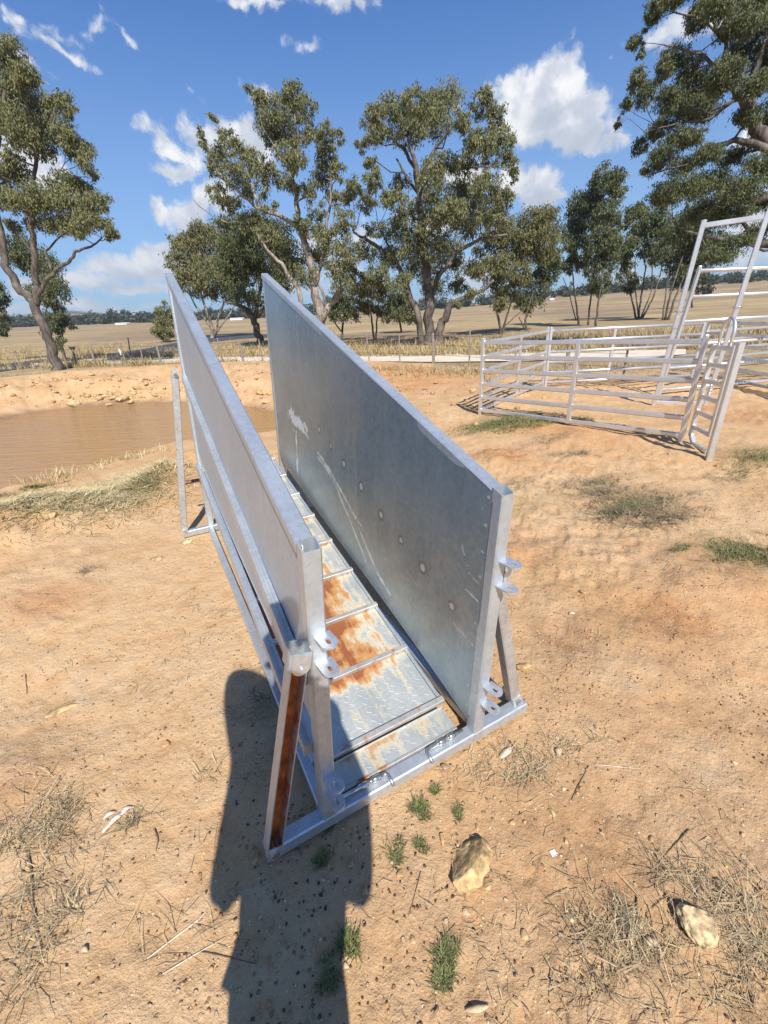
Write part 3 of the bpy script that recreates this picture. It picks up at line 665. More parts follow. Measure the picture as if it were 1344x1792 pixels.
# splayed braces
def brace(v0, right, top, foot, open_rust):
    sgn = 1 if right else -1
    a = np.array(foot, float); b = np.array(top, float); d = (b - a) / np.linalg.norm(b - a)
    vdir = np.array([0, -1.0, 0]); x = np.cross(d, vdir); x /= np.linalg.norm(x); w, dep, th = .040, .040, .003
    mb = MB()
    if open_rust:
        o = [(-w/2, 0), (w/2, 0), (w/2, dep), (w/2 - th, dep), (w/2 - th, th), (-w/2 + th, th), (-w/2 + th, dep), (-w/2, dep)]
        n = 8
        V = [a + x * p + vdir * (q - dep / 2) for p, q in o] + [b - d * .028 + x * p + vdir * (q - dep / 2) for p, q in o]
        F = [(i, (i + 1) % n, n + (i + 1) % n, n + i) for i in range(n)] + [(0, 1, 4, 5), (1, 2, 3, 4), (5, 6, 7, 0), (n, n + 5, n + 4, n + 1), (n + 1, n + 4, n + 3, n + 2), (n + 5, n, n + 7, n + 6)]
        mb.add(V, F); ob = mb.build('brace', None, ramp, mats=[M['galv'], M['brace_rust'], M['brace_part']])
        me = ob.data; idx = [0] * len(me.polygons); idx[4] = 1; idx[5] = 1; idx[3] = 2
        me.polygons.foreach_set('material_index', idx)
        # square sleeve at the top, open upwards
        mb = MB(); s0 = b - d * .03; s1 = b + d * .016; W2 = .024
        for (p0, q0, p1, q1) in ((-W2, -W2, W2, -W2), (W2, -W2, W2, W2), (W2, W2, -W2, W2), (-W2, W2, -W2, -W2)):
            m0 = x * (p0 + p1) / 2 + vdir * (q0 + q1) / 2; dirn = x * (p1 - p0) + vdir * (q1 - q0); L = np.linalg.norm(dirn); dirn /= L
            mb.beam(s0 + m0, s1 + m0, L, .003, up=np.cross(dirn, d), ch=.0005)
        mb.build('sleeve', M['galv'], ob)
        mb = MB(); mb.plate_hole(b + vdir * .0265 + d * .014, -d, x, vdir, .052, .042, .004, .005, .006); mb.build('bracket', M['galv_lug'], ob)
    else:
        mb.beam(a, b, .040, .040, up=(0, 1, 0), ch=.004); ob = mb.build('brace', M['galv_w'], ramp)
        mb = MB(); fv = vdir if v0 < 1 else vdir
        mb.plate_hole(b + fv * .022 + d * .01, -d, x, fv, .05, .04, .004, .005, .004); mb.build('bracket', M['galv_lug'], ob)
        mb = MB(); bb = b + fv * .024 - d * .020; mb.tube([bb, bb + fv * .012], .011, 6); mb.tube([bb + fv * .012, bb + fv * .018], .006, 8); mb.build('bolt', M['zinc'], ob)
    mb = MB(); f0 = a + d * .012
    mb.tube([f0 - vdir * .05, f0 + vdir * .024], .006, 6); mb.tube([f0 + vdir * .023, f0 + vdir * .032], .011, 6); mb.build('bolt', M['zinc'], ob)
    mb = MB(); mb.plate_hole(f0 + vdir * .021 + d * .02, -d, x, vdir, .046, .040, .003, .004, .004); mb.build('foot_plate', M['galv_lug'], ob)
    return ob
M['brace_part'] = galv('galvanised_brace_inner', (.48, .48, .47), .5, .6, .12, .4, .4, .55)
M['galv_w'] = galv('weathered_galvanised_brace', (.50, .49, .47), .5, .65, .12, .5, .4, .12)
brace(0, False, (-.046 + tn(.63), -.012, .635), (-.158, -.012, .040), True)
brace(0, True, (.600, .030, .600), (.725, .020, .044), False)
brace(RL, False, (-.052 + tn(1.05), RL, 1.075), (-.166, RL, .040), False)
brace(RL, True, (.610 + tn(.9), RL, 1.06), (.735, RL, .040), False)

# ramp floor: tread plates with raised lozenges, cross cleats, edge angles
def tread_mat():
    m, q, b = pbsdf('tread_plate'); co = q.n('ShaderNodeTexCoord').outputs['Object']; sx = q.n('ShaderNodeSeparateXYZ'); q.link(co, sx.inputs[0])
    mp = q.n('ShaderNodeMapping', ins={'Scale': (30, 4.2, 1)}); q.link(co, mp.inputs['Vector'])
    st = q.noise(mp.outputs[0], 1, 5, .6, .6); big = q.noise(co, 5.5, 6, .6); fine_ = q.noise(co, 60, 6, .7); mid = q.noise(co, 17, 6, .65)
    u, v = sx.outputs[0], sx.outputs[1]
    base = q.mix(q.ramp(big, .35, .65), (.46, .49, .48), (.60, .61, .58)); base = q.mix(q.math('MULTIPLY', q.ramp(mid, .5, .7), .5), base, (.42, .45, .38))
    # how rusty each step is: rising from the front to the middle, stronger on the left
    hv = q.math('MULTIPLY', q.ramp(v, .28, .44), q.ramp(v, 2.2, .9))
    lf = q.ramp(u, .55, .22)
    pat = q.math('ADD', q.math('MULTIPLY', st, .55), q.math('MULTIPLY', mid, .45))
    amt = q.math('ADD', q.math('MULTIPLY', q.math('MULTIPLY', hv, lf), .31), -.035)
    fr = q.math('FRACT', q.math('DIVIDE', q.math('SUBTRACT', v, .125), .245)); edge = q.ramp(fr, .55, .98)
    amt = q.math('ADD', amt, q.math('MULTIPLY', q.math('MULTIPLY', edge, lf), .17))
    rv = q.math('ADD', pat, amt)
    pale = q.ramp(rv, .50, .61); rust = q.ramp(rv, .585, .69); deep = q.ramp(rv, .69, .80)
    base = q.mix(q.math('MULTIPLY', pale, .55), base, (.53, .40, .19)); base = q.mix(q.math('MULTIPLY', rust, .9), base, (.41, .185, .050)); base = q.mix(deep, base, (.23, .075, .024))
    whi = q.math('MULTIPLY', q.ramp(fine_, .56, .68), q.math('SUBTRACT', 1.0, rust)); base = q.mix(q.math('MULTIPLY', whi, .3), base, (.68, .68, .64))
    q.link(base, b.inputs['Base Color']); q.link(q.math('MULTIPLY_ADD', q.math('MAXIMUM', rust, q.math('MULTIPLY', pale, .6)), -.55, .55), b.inputs['Metallic'])
    q.link(q.math('ADD', q.math('MULTIPLY', pale, .28), q.math('MULTIPLY_ADD', fine_, .2, .40)), b.inputs['Roughness'])
    bump(q, b, q.math('ADD', q.math('MULTIPLY', fine_, .4), mid), .12, .004)
    return m
M['tread'] = tread_mat()
def tread(u0, u1, v0, v1, zf, th=.004):
    mb = MB(); sl = (zf(v1) - zf(v0)) / (v1 - v0)
    V = [(u, v, zf(v) - d) for d in (0, th) for (u, v) in ((u0, v0), (u1, v0), (u1, v1), (u0, v1))]
    mb.add(V, [(0, 1, 2, 3), (7, 6, 5, 4), (0, 4, 5, 1), (1, 5, 6, 2), (2, 6, 7, 3), (3, 7, 4, 0)])
    p = .027; k = 0; v = v0 + .018
    while v < v1 - .012:
        u = u0 + .014 + (p / 2 if k % 2 else 0); j = 0
        while u < u1 - .012:
            s = 1 if (k + j) % 2 else -1; L, w, h = .0105, .0024, .0006; dx, dy = .78, .62 * s
            if v - L > v0 and v + L < v1:
                z = zf(v); pts = [(-L, 0, 0), (-L * .4, -w, 0), (L * .4, -w, 0), (L, 0, 0), (L * .4, w, 0), (-L * .4, w, 0), (-L * .55, 0, h), (L * .55, 0, h)]
                mb.add([(u + a * dx - b * dy, v + a * dy + b * dx, zf(v + a * dy + b * dx) + c) for a, b, c in pts], [(0, 1, 6), (1, 2, 7, 6), (2, 3, 7), (3, 4, 7), (4, 5, 6, 7), (5, 0, 6)])
            u += p; j += 1
        v += p * .62; k += 1
    return mb
UF0, UF1 = .026, .482
floor = tread(UF0, UF1, .142, RL - .03, floor_z).build('ramp_floor', M['tread'], ramp)
M['cleat'] = galv('cleat_steel', (.52, .51, .48), .45, .6, .10, .4, .5, .35)
k = 0; v = .128
while v < RL - .02:
    mb = MB(); z = floor_z(v); mb.beam((UF0, v, z + .011), (UF1 + .012, v, z + .011), .020, .022, up=(0, -.2, 1), ch=.002); mb.build('cleat', M['cleat'], floor); v += .245; k += 1
mb = MB(); mb.beam((UF1 + .010, .15, floor_z(.15) - .016), (UF1 + .010, RL - .02, floor_z(RL - .02) - .016), .014, .030, ch=.001)
mb.beam((UF0 - .006, .15, floor_z(.15) - .016), (UF0 - .006, RL - .02, floor_z(RL - .02) - .016), .014, .030, ch=.001); mb.build('edge_angle', M['galv'], floor)
flap = tread(UF0 + .012, UF1 - .006, .034, .110, lambda v: .046 + .06 * v).build('front_flap', M['tread'], ramp)
mb = MB(); mb.beam((UF0 + .01, .029, .040), (UF1 - .004, .029, .040), .010, .016, ch=.001); mb.beam((UF0 + .008, .113, .047), (UF1, .113, .047), .006, .022, ch=.001)
mb.build('flap_edge', M['rust_edge'] if 'rust_edge' in M else M['cleat'], flap)
# sliding hinge pins on the front bar
for (ua, ub, hd) in ((.035, .185, .185), (.355, .485, .355)):
    mb = MB(); z = .054; mb.tube([(ua, .006, z), (ub, .006, z)], .0060, 10)
    for cu in (ua + .085, ua + .125) if hd == ub else (ub - .085, ub - .045): mb.tube([(cu - .014, .006, z), (cu + .014, .006, z)], .0092, 12)
    e = hd; s = 1 if hd == ub else -1
    pin = mb.build('hinge_pin', M['zinc'], ramp, True)
    mb = MB(); mb.tube([(e - s * .004, .006, z), (e + s * .008, .004, z), (e + s * .014, -.004, z - .001), (e + s * .015, -.016, z - .004), (e + s * .015, -.034, z - .012)], .0056, 8); mb.build('pin_handle', M['zinc'], pin, True)
# catch plates at the head of the floor
for uu in (.30, .45):
    mb = MB(); z = floor_z(RL); mb.box(uu - .03, uu + .03, RL - .03, RL + .03, z + .012, z + .018); mb.box(uu - .03, uu + .03, RL - .035, RL - .030, z - .01, z + .04); mb.build('catch_plate', M['galv_lug'], ramp)
# latch stub on the far side
mb = MB(); mb.tube([(-.09, RL + .25, .30), (.02, RL + .25, .30)], .014, 8)
mb.tube([(.02, RL + .25, .30), (.02, RL - .01, .30)], .010, 8); mb.build('latch_stub', M['rust_pin'], ramp)

# ------------------------------------------------------------------ sheep yard panels
def panel(name, label, cat, a, b, h, nrails=6, z0=.07, rail=(.034, .050), stay=None, posts=(1, 1), group='galvanised yard panels', round_=False, mat=None, lean=(0, 0)):
    a, b = np.asarray(a, float), np.asarray(b, float); mat = mat or M['galv_panel']
    o = empty(name, (a[0], a[1], a[2]), 0, label, cat, group)
    e = b - a; L = np.linalg.norm(e[:2]); d = e / np.linalg.norm(e); ln = lambda z: np.array([lean[0] * z, lean[1] * z, z])
    for k, on in enumerate(posts):
        if on:
            q = e * k; mb = MB(); mb.beam(q + ln(-.03), q + ln(h + .02), .045, .045, up=(d[0], d[1], 0)); ob = mb.build('post', mat, o)
            mb = MB(); mb.tube([q + ln(h + .02), q + ln(h + .032)], [.026, .018], 8); mb.build('post_cap', mat, ob)
    for i in range(nrails):
        z = z0 + (h - .03 - z0) * i / (nrails - 1); mb = MB(); p0, p1 = d * .02 + ln(z), e - d * .02 + ln(z)
        if round_: mb.tube([p0, p1], rail[1] * .52, 10)
        else: mb.beam(p0, p1, rail[0], rail[1], ch=.009)
        mb.build('rail', mat, o, round_)
    if stay:
        q = e * stay; mb = MB(); mb.beam(q + (0, 0, z0 - .02), q + (0, 0, h - .02), .036, .050, up=(d[0], d[1], 0), ch=.004); mb.build('stay', mat, o)
    return o
def onto(p): p = np.array(p, float); p[2] = gz(p); return p
A0, A1 = onto(G(840, 724)), onto(G(1190, 775))
B1 = onto(G(949, 677)); B0 = A0 + (B1 - A0) * .012
panel('yard_panel', 'galvanised six rail yard panel nearest the loading ramp with one flat centre stay', 'yard panel', A0, A1, 1.0, stay=.52)
panel('yard_panel', 'yard panel end on to us, running back from the corner post above the grass', 'yard panel', A0 + (B1 - A0) * .03, B1, 1.0, stay=.5, posts=(0, 1))
C1 = onto(G(1233, 564, 1.0)); C0 = B1 + (C1 - B1) * .02
panel('yard_panel', 'sunlit white looking yard panel at the back of the pen by the gravel road', 'yard panel', C0, C1, 1.0, stay=.42, round_=True)
D0 = onto(G(1153, 690)); D1 = onto([D0[0] + 3.2, D0[1] + .55, 0])
panel('yard_panel', 'tall yard panel tied to the upright arch frame', 'yard panel', D0, D1, 1.80, 6, .10, round_=True, lean=(.075, -.05))
E0 = onto(G(1242, 562, 1.0)); E1 = onto(E0 + (G(1344, 563.5, 1.0) - E0) * 2.2)
panel('yard_panel', 'shaded yard panel behind the drafting gate running out of the right edge', 'yard panel', E0, E1, 1.0)
F0 = E0 + np.array([.35, .55, 0]); F1 = F0 + np.array([3.4, 1.2, 0])
panel('yard_panel', 'farthest yard panel beside the big gum, seen through the tall panel', 'yard panel', onto(F0), onto(F1), 1.0)

# tall arch frame (it leans a little)
TLX = np.array([.095, -.06, 0])
T0 = onto(G(1145, 705)); tp = G(1344, 371, 2.26); T1_ = onto(tp)
fr = empty('arch_frame', tuple(T0), 0, 'tall square tube arch frame of the sheep race with top bar and ground sill', 'race frame')
e = T1_ - TLX - T0; d = e / np.linalg.norm(e); TL = lambda z: np.array([TLX[0] * z / 2.26, TLX[1] * z / 2.26, z])
for k in (0, 1):
    mb = MB(); mb.beam(e * k + TL(-.02), e * k + TL(2.27), .055, .055, up=(d[0], d[1], 0)); ob = mb.build('post', M['galv_panel'], fr)
    if k == 0: mb = MB(); mb.beam(TL(2.27), TL(2.285), .05, .05); mb.build('post_cap', M['galv_panel'], ob)
mb = MB(); mb.beam(d * .028 + TL(2.225), e - d * .028 + TL(2.225), .04, .055); mb.build('top_bar', M['galv_panel'], fr)
mb = MB(); mb.beam(d * .028 + (0, 0, .03), e - d * .028 + (0, 0, .03), .05, .05); mb.build('sill', M['galv_panel'], fr)
for z in (1.05, 1.25, .35):
    for k in (0, 1):
        mb = MB(); q = e * k + TL(z); mb.tube([q + np.array([.05 * math.cos(a), .05 * math.sin(a), .01 * math.sin(3 * a)]) for a in np.linspace(0, 6.28, 14)], .004, 5); mb.build('wire_tie', M['zinc'], fr, True)

# narrow drafting gate seen almost edge on
g0, g1 = onto(G(1206, 774)), onto(G(1235, 793)); gt = empty('drafting_gate', tuple(g0), 0, 'narrow galvanised drafting gate with a hoop on top and ladder like rails', 'gate')
e = g1 - g0; L = np.linalg.norm(e); d = e / L; H = .96
for k in (0, 1):
    mb = MB(); mb.beam(e * k + (0, 0, .08 if k == 0 else .16), e * k + (0, 0, H), .042, .042, up=(d[0], d[1], 0)); mb.build('post', M['galv_panel'], gt)
for i in range(6):
    z = .17 + (H - .20) * i / 5; mb = MB(); mb.beam(d * .021 + (0, 0, z), e - d * .021 + (0, 0, z), .03, .042, ch=.008); mb.build('rail', M['galv_panel'], gt)
mb = MB(); mb.beam((0, 0, .09), d * .10 + (0, 0, .015), .04, .04); mb.beam(d * .095 + (0, 0, .018), e + d * .03 + (0, 0, .018), .04, .036); mb.build('foot_rail', M['galv_panel'], gt)
mb = MB(); mb.tube([d * L * .22 + (0, 0, H - .03)] + [e * (.5 - .28 * math.cos(a)) + (0, 0, H + .10 + .12 * math.sin(a)) for a in np.linspace(0, math.pi, 12)] + [d * L * .78 + (0, 0, H - .03)], .014, 8); mb.build('hoop', M['galv_panel'], gt, True)
side = np.array([d[1], -d[0], 0])
mb = MB()
for k in range(7):
    c = d * .10 - side * .02 + np.array([0, 0, .60 - .022 * k]); mb.tube([c + np.array([.012 * math.cos(a), .006 * math.sin(a) * (k % 2), .017 * math.sin(a)]) for a in np.linspace(0, 6.28, 9)], .0035, 5)
mb.build('latch_chain', M['zinc'], gt, True)
p0 = onto(G(1240, 803)); gp = empty('gate_post', tuple(p0), 0, 'white looking square gate post standing against the drafting gate', 'gate post')
mb = MB(); mb.beam((0, 0, -.03), (0, 0, .99), .05, .05, up=(d[0], d[1], 0)); shaft = mb.build('shaft', M['galv_panel'], gp)
mb = MB(); mb.beam((0, 0, .99), (0, 0, 1.005), .052, .052, up=(d[0], d[1], 0)); mb.build('post_cap', M['galv_panel'], gp)
for z in (.20, .60, .67):
    mb = MB(); mb.plate_hole(np.array([0, 0, z]) - d * .02, -side, d, (0, 0, 1), .07, .045, .006, .010, .004); mb.build('hinge_lug', M['galv_lug'], gp)

# ------------------------------------------------------------------ wire fence, sign and road markers
fl_ = [(-60, 655, 632), (40, 651, 640), (119, 646, 628), (168, 642, 626), (222, 641, 626), (253, 641, 626), (283, 640, 625.5), (340, 638, 625.5), (390, 637, 625), (427, 637, 625), (461, 637, 624), (530, 638, 624), (590, 639, 624), (647, 640, 623), (700, 641, 622), (759, 643, 621), (821, 647, 620), (899, 652, 619), (990, 658, 617), (1090, 664, 614)]
fence = None; tops = []
for i, (fx, fb, ft) in enumerate(fl_):
    P = onto(G(fx, fb)); hgt = .80 if i % 4 else .92
    if fence is None: fence = empty('wire_fence', tuple(P), 0, 'low post and wire fence running along the gravel road', 'fence'); F00 = P
    q = P - F00; mb = MB(); lx, ly = rng.normal(0, .02, 2); w = .022 if i % 3 else .045
    mb.tube([q + (0, 0, -.05), q + (lx, ly, hgt)], [w, w * .85], 6); mb.build('post', M['post_wood'], fence); tops.append(q + np.array([lx, ly, 0]))
for z in (.25, .5, .74):
    mb = MB(); mb.tube([q + (0, 0, z) for q in tops], .004, 4); mb.build('wire', M['dark_steel'], fence)
P = onto(G(134, 640)); sg = empty('road_sign', tuple(P), 0, 'triangular road sign seen from behind beside the leaning gum trunk', 'road sign')
q = AT(127, 611, P[1]) - P; mb = MB(); mb.tube([(0, 0, -.1), (q[0], 0, q[2])], .04, 6); mb.build('pole', M['post_wood'], sg)
k = px_size(P); mb = MB(); s = 6.5 * k; V = [(q[0] - s, -.02, q[2] + s * .6), (q[0] + s, -.02, q[2] + s * .6), (q[0], -.02, q[2] - s * .75)]
mb.add(V + [(a, b + .03, c) for a, b, c in V], [(0, 1, 2), (5, 4, 3), (0, 3, 4, 1), (1, 4, 5, 2), (2, 5, 3, 0)]); mb.build('sign_plate', M['sign_back'], sg)
P = onto(G(229, 627)); q = AT(224, 592, P[1]) - P; mk = empty('marker_post', tuple(P), 0, 'tall thin pole standing beside the dark sealed road', 'pole')
mb = MB(); mb.tube([(0, 0, -.1), tuple(q)], .03, 6); mb.build('shaft', M['post_wood'], mk); mb = MB(); mb.tube([tuple(q), tuple(q + (0, 0, .03))], [.036, .02], 6); mb.build('cap', M['post_wood'], mk)
P = onto(G(212, 622)); q = AT(209, 611, P[1]) - P; mb = MB(); mb.beam((P[0], P[1], P[2] - .05), tuple(P + q), .10, .05, up=(0, 1, 0)); tag(mb.build('guide_post', M['paint_white']), 'short white road guide post beside the tall thin pole', 'guide post')

# ------------------------------------------------------------------ trees
def leaf_cloud(C, R, n, ll, lw, seed, droop=.95):
    # C centres, R radii (k,3), n leaves each -> quads hanging in small tufts
    g = np.random.default_rng(seed); V = []; rnd = []; clp = []
    for c, r, m in zip(C, R, n):
        nt = max(6, int(m / 44)); dirs = g.normal(size=(nt, 3)); dirs /= np.linalg.norm(dirs, axis=1)[:, None]
        rad = g.random(nt) ** .42; tc = c + dirs * rad[:, None] * r; tc[:, 2] += r[2] * .08
        cl = g.random(nt)
        idx = g.integers(0, nt, m); ts = (r.mean() * .16)
        p = tc[idx] + g.normal(size=(m, 3)) * np.array([ts, ts, ts * .85]); p[:, 2] -= np.abs(g.normal(size=m)) * ts * .5
        a = g.random(m) * 2 * np.pi; dn = droop + g.normal(size=m) * .45
        ax = np.column_stack([np.cos(a) * np.cos(dn), np.sin(a) * np.cos(dn), -np.sin(dn)])
        b = g.normal(size=(m, 3)); s = np.cross(ax, b); s /= np.linalg.norm(s, axis=1)[:, None] + 1e-9
        L = ll * (.6 + .8 * g.random(m))[:, None]; W = lw * (.6 + .8 * g.random(m))[:, None]
        q = np.stack([p, p + ax * L * .45 + s * W * .5, p + ax * L, p + ax * L * .45 - s * W * .5], 1); V.append(q.reshape(-1, 3))
        rnd.append(np.repeat(g.random(m), 4)); clp.append(np.repeat(np.clip(cl[idx] * .8 + .2 * g.random(m), 0, 1), 4))
    V = np.vstack(V); return V, np.arange(len(V)).reshape(-1, 4), np.concatenate(rnd), np.concatenate(clp)

def tree(name, label, group, base, stems, blobs, Y=None, leaf='leaf_a', bark='bark_dark', depth=.55, dens=1.0, seed=1, size=1.0, twigs=True, limbs=None):
    # base: photo pixel of the foot; stems: lists of (px, py, half width px); blobs: (px, py, rx, ry)
    g = np.random.default_rng(seed)
    P0 = G(*base); P0 = onto(P0) if Y is None else np.array([*AT(base[0], base[1], Y)[:2], 0.0])
    if Y is not None: P0[2] = gz(P0)
    Y = P0[1]; k = px_size(P0 + (0, 0, 3)); o = empty(name, tuple(P0), 0, label, 'tree', group)
    bl = np.array(blobs, float); wid = (bl[:, 0].max() - bl[:, 0].min() + 40) * k
    mb = MB(); nodes = []
    for st in stems:
        n = len(st); off = g.normal(0, .12) * wid * .5 * depth; pts = []; rad = []
        for i, (a, b, r) in enumerate(st):
            tpar = i / max(1, n - 1); p = AT(a, b, Y + off * tpar) - P0
            if i == 0 and b > base[1] - 6: p[2] = -.1
            pts.append(p); rad.append(r * k * .86)
        P = []; Rr = []
        for i in range(n - 1):
            for s in np.linspace(0, 1, 4, endpoint=False):
                pa, pb = pts[i], pts[i + 1]; jit = g.normal(0, .25, 3) * rad[i] if 0 < i + s else 0
                P.append(pa * (1 - s) + pb * s + jit); Rr.append(rad[i] * (1 - s) + rad[i + 1] * s)
        P.append(pts[-1]); Rr.append(rad[-1]); Rr[0] *= 1.25 if len(Rr) and st[0][1] > base[1] - 8 else 1.0
        mb.tube(P, Rr, 8); nodes += list(zip(P, Rr))
    NP = np.array([p for p, r in nodes]); NR = np.array([r for p, r in nodes])
    C = []; R = []; N = []
    for (a, b, rx, ry) in bl:
        mid = bl[:, 0].mean(); f = np.sqrt(max(.08, 1 - min(1, abs(a - mid) / (np.ptp(bl[:, 0]) / 2 + 20)) ** 2))
        dz = g.uniform(-.5, .5) * wid * depth * f; c = AT(a, b, Y + dz) - P0; kk = px_size(c + P0)
        C.append(c); rr3 = np.array([rx * kk, (rx + ry) / 2 * kk, ry * kk]) * 1.06; R.append(rr3); N.append(int(max(70, rx * ry * 3.1 * dens)))
        dd = np.linalg.norm(NP - c, axis=1) + np.where(NP[:, 2] > c[2] - rr3[2] * .2, 3.0 * rr3[0], 0) + np.where(NR < .8 * k, 1.0, 0); j = int(np.argmin(dd))
        s0, r0 = NP[j], min(NR[j] * .55, 2.6 * k); c1 = c - (0, 0, rr3[2] * .3); L = np.linalg.norm(c1 - s0)
        m1 = s0 * .62 + c1 * .38 + g.normal(0, .05, 3) * L; m2 = s0 * .25 + c1 * .75 + g.normal(0, .05, 3) * L + (0, 0, .05 * L)
        r0 = max(r0, .55 * k)
        mb.tube([s0, m1, m2, c1], [r0, r0 * .8, r0 * .6, r0 * .4], 5)
        if twigs:
            for _ in range(5):
                dv = g.normal(size=3); dv /= np.linalg.norm(dv); e = c + dv * rr3 * .8; mm = (m2 + e) / 2 + g.normal(0, .08, 3) * rr3
                mb.tube([m2 if g.random() < .5 else c1, mm, e], [r0 * .42, r0 * .3, max(r0 * .12, .12 * k)], 4, False)
    mb.build('trunk', M[bark], o, True)
    ll, lw = 4.9 * k * size, 1.6 * k * size
    V, F, r, cl = leaf_cloud(C, R, N, ll, lw, seed + 100)
    np_mesh('crown', V, F, M[leaf], o, False, dict(rnd=r, clump=cl))
    return o

GG = 'gum trees beyond the dam'
tree('gum_tree', 'leaning gum tree on the dam bank with a thick bare curved trunk', GG, (100, 648),
     [[(100, 650, 11), (86, 600, 9.5), (76, 565, 9), (58, 530, 8.2), (32, 502, 7.5), (10, 465, 7), (2, 420, 6), (-8, 350, 5), (-5, 250, 4), (10, 150, 2.5)],
      [(63, 535, 6.5), (62, 500, 6), (60, 440, 5.6), (55, 400, 5), (50, 350, 4), (62, 290, 3.2), (72, 240, 2.2)],
      [(66, 520, 4.6), (80, 490, 4), (105, 468, 3.4), (122, 458, 3), (132, 440, 2.6), (160, 432, 2), (178, 417, 1.3)], [(90, 475, 2.4), (80, 440, 2), (105, 415, 1.5), (125, 400, 1)],
      [(54, 440, 2.4), (30, 405, 1.8), (14, 390, 1.2)], [(58, 380, 2.6), (90, 330, 1.8), (105, 300, 1.2)]],
     [(15, 95, 28, 28), (-5, 150, 40, 45), (45, 128, 20, 16), (30, 145, 24, 16), (5, 200, 36, 34), (60, 178, 34, 18), (105, 178, 24, 16), (120, 192, 13, 10), (90, 218, 34, 22), (38, 225, 36, 28), (72, 255, 28, 18), (118, 240, 26, 20), (135, 258, 24, 18), (152, 282, 17, 17), (163, 306, 8, 9),
      (-5, 290, 26, 18), (25, 300, 26, 18), (20, 268, 18, 12), (108, 318, 32, 15), (142, 325, 24, 16), (58, 345, 40, 22), (105, 352, 38, 22), (146, 362, 30, 20), (172, 348, 20, 16), (20, 352, 26, 18), (186, 396, 20, 14), (152, 386, 28, 15), (112, 392, 34, 15), (66, 388, 32, 15), (196, 412, 11, 11), (0, 330, 24, 16), (130, 405, 22, 9), (20, 392, 18, 12)],
     bark='bark_dark', seed=11, dens=1.1)
tree('gum_tree', 'dark leafy gum half hidden behind the leaning trunk', GG, (108, 622), [[(110, 624, 3.5), (104, 590, 3), (95, 540, 2.5), (75, 480, 2)], [(106, 600, 2), (112, 570, 1.3)]],
     [(50, 450, 30, 32), (80, 470, 25, 28), (25, 440, 20, 25), (95, 505, 18, 28), (70, 510, 18, 20), (98, 545, 14, 24), (90, 575, 14, 16), (112, 568, 16, 10), (104, 598, 10, 12)], Y=24, leaf='leaf_b', seed=12)
tree('gum_tree', 'gum at the left edge of the picture with only a few drooping sprays showing', GG, (-14, 615), [[(-14, 616, 4), (-16, 570, 3), (-10, 530, 2)]], [(-4, 520, 14, 18), (-8, 548, 18, 20), (-2, 575, 12, 14), (-20, 500, 18, 22)], Y=27, leaf='leaf_b', seed=13)
tree('gum_tree', 'small lone round gum standing left of the ramp', GG, (299, 604), [[(299, 605, 2.2), (294, 582, 1.8), (289, 560, 1.4), (287, 540, 1)]], [(286, 542, 14, 14), (277, 560, 12, 12), (294, 558, 12, 13), (284, 578, 16, 12), (298, 580, 8, 10), (272, 575, 7, 9), (289, 593, 9, 6)], leaf='leaf_c', seed=14, dens=1.1)
tree('gum_tree', 'round headed gum with several slim stems behind the left ramp side', GG, (373, 598),
     [[(373, 599, 4.5), (371, 575, 4), (360, 540, 2.6), (348, 500, 1.8)], [(375, 590, 3.2), (384, 550, 2.4), (396, 515, 1.5)], [(371, 575, 2.6), (345, 540, 1.8), (330, 512, 1.2)], [(377, 585, 2), (405, 545, 1.4), (415, 525, 1)]],
     [(352, 402, 28, 14), (322, 425, 24, 18), (378, 415, 34, 20), (345, 440, 38, 24), (402, 435, 30, 22), (312, 460, 18, 22), (365, 475, 42, 26), (408, 475, 26, 26), (335, 490, 26, 18), (395, 508, 28, 16), (320, 480, 18, 14), (360, 508, 24, 10)], leaf='leaf_c', bark='bark_light', seed=15, dens=1.1)
tree('gum_tree', 'dark gum with a short stout trunk and spreading bare lower boughs', GG, (455, 606),
     [[(456, 608, 8.5), (449, 575, 7.2), (440, 552, 6.2), (424, 537, 4.2), (406, 531, 2.4), (392, 528, 1.4)], [(445, 562, 5), (452, 525, 3.6), (458, 490, 2.4)], [(440, 552, 4), (430, 520, 3), (425, 490, 2)], [(450, 556, 3), (470, 530, 2.2), (480, 500, 1.5)]],
     [(405, 388, 28, 14), (440, 392, 34, 22), (425, 425, 38, 28), (470, 425, 38, 30), (400, 465, 22, 20), (442, 470, 38, 28), (485, 480, 32, 28), (420, 510, 26, 16), (462, 522, 30, 16), (500, 450, 25, 30), (485, 545, 20, 14), (405, 500, 14, 12)], leaf='leaf_b', bark='bark_dark', seed=16, dens=1.15)
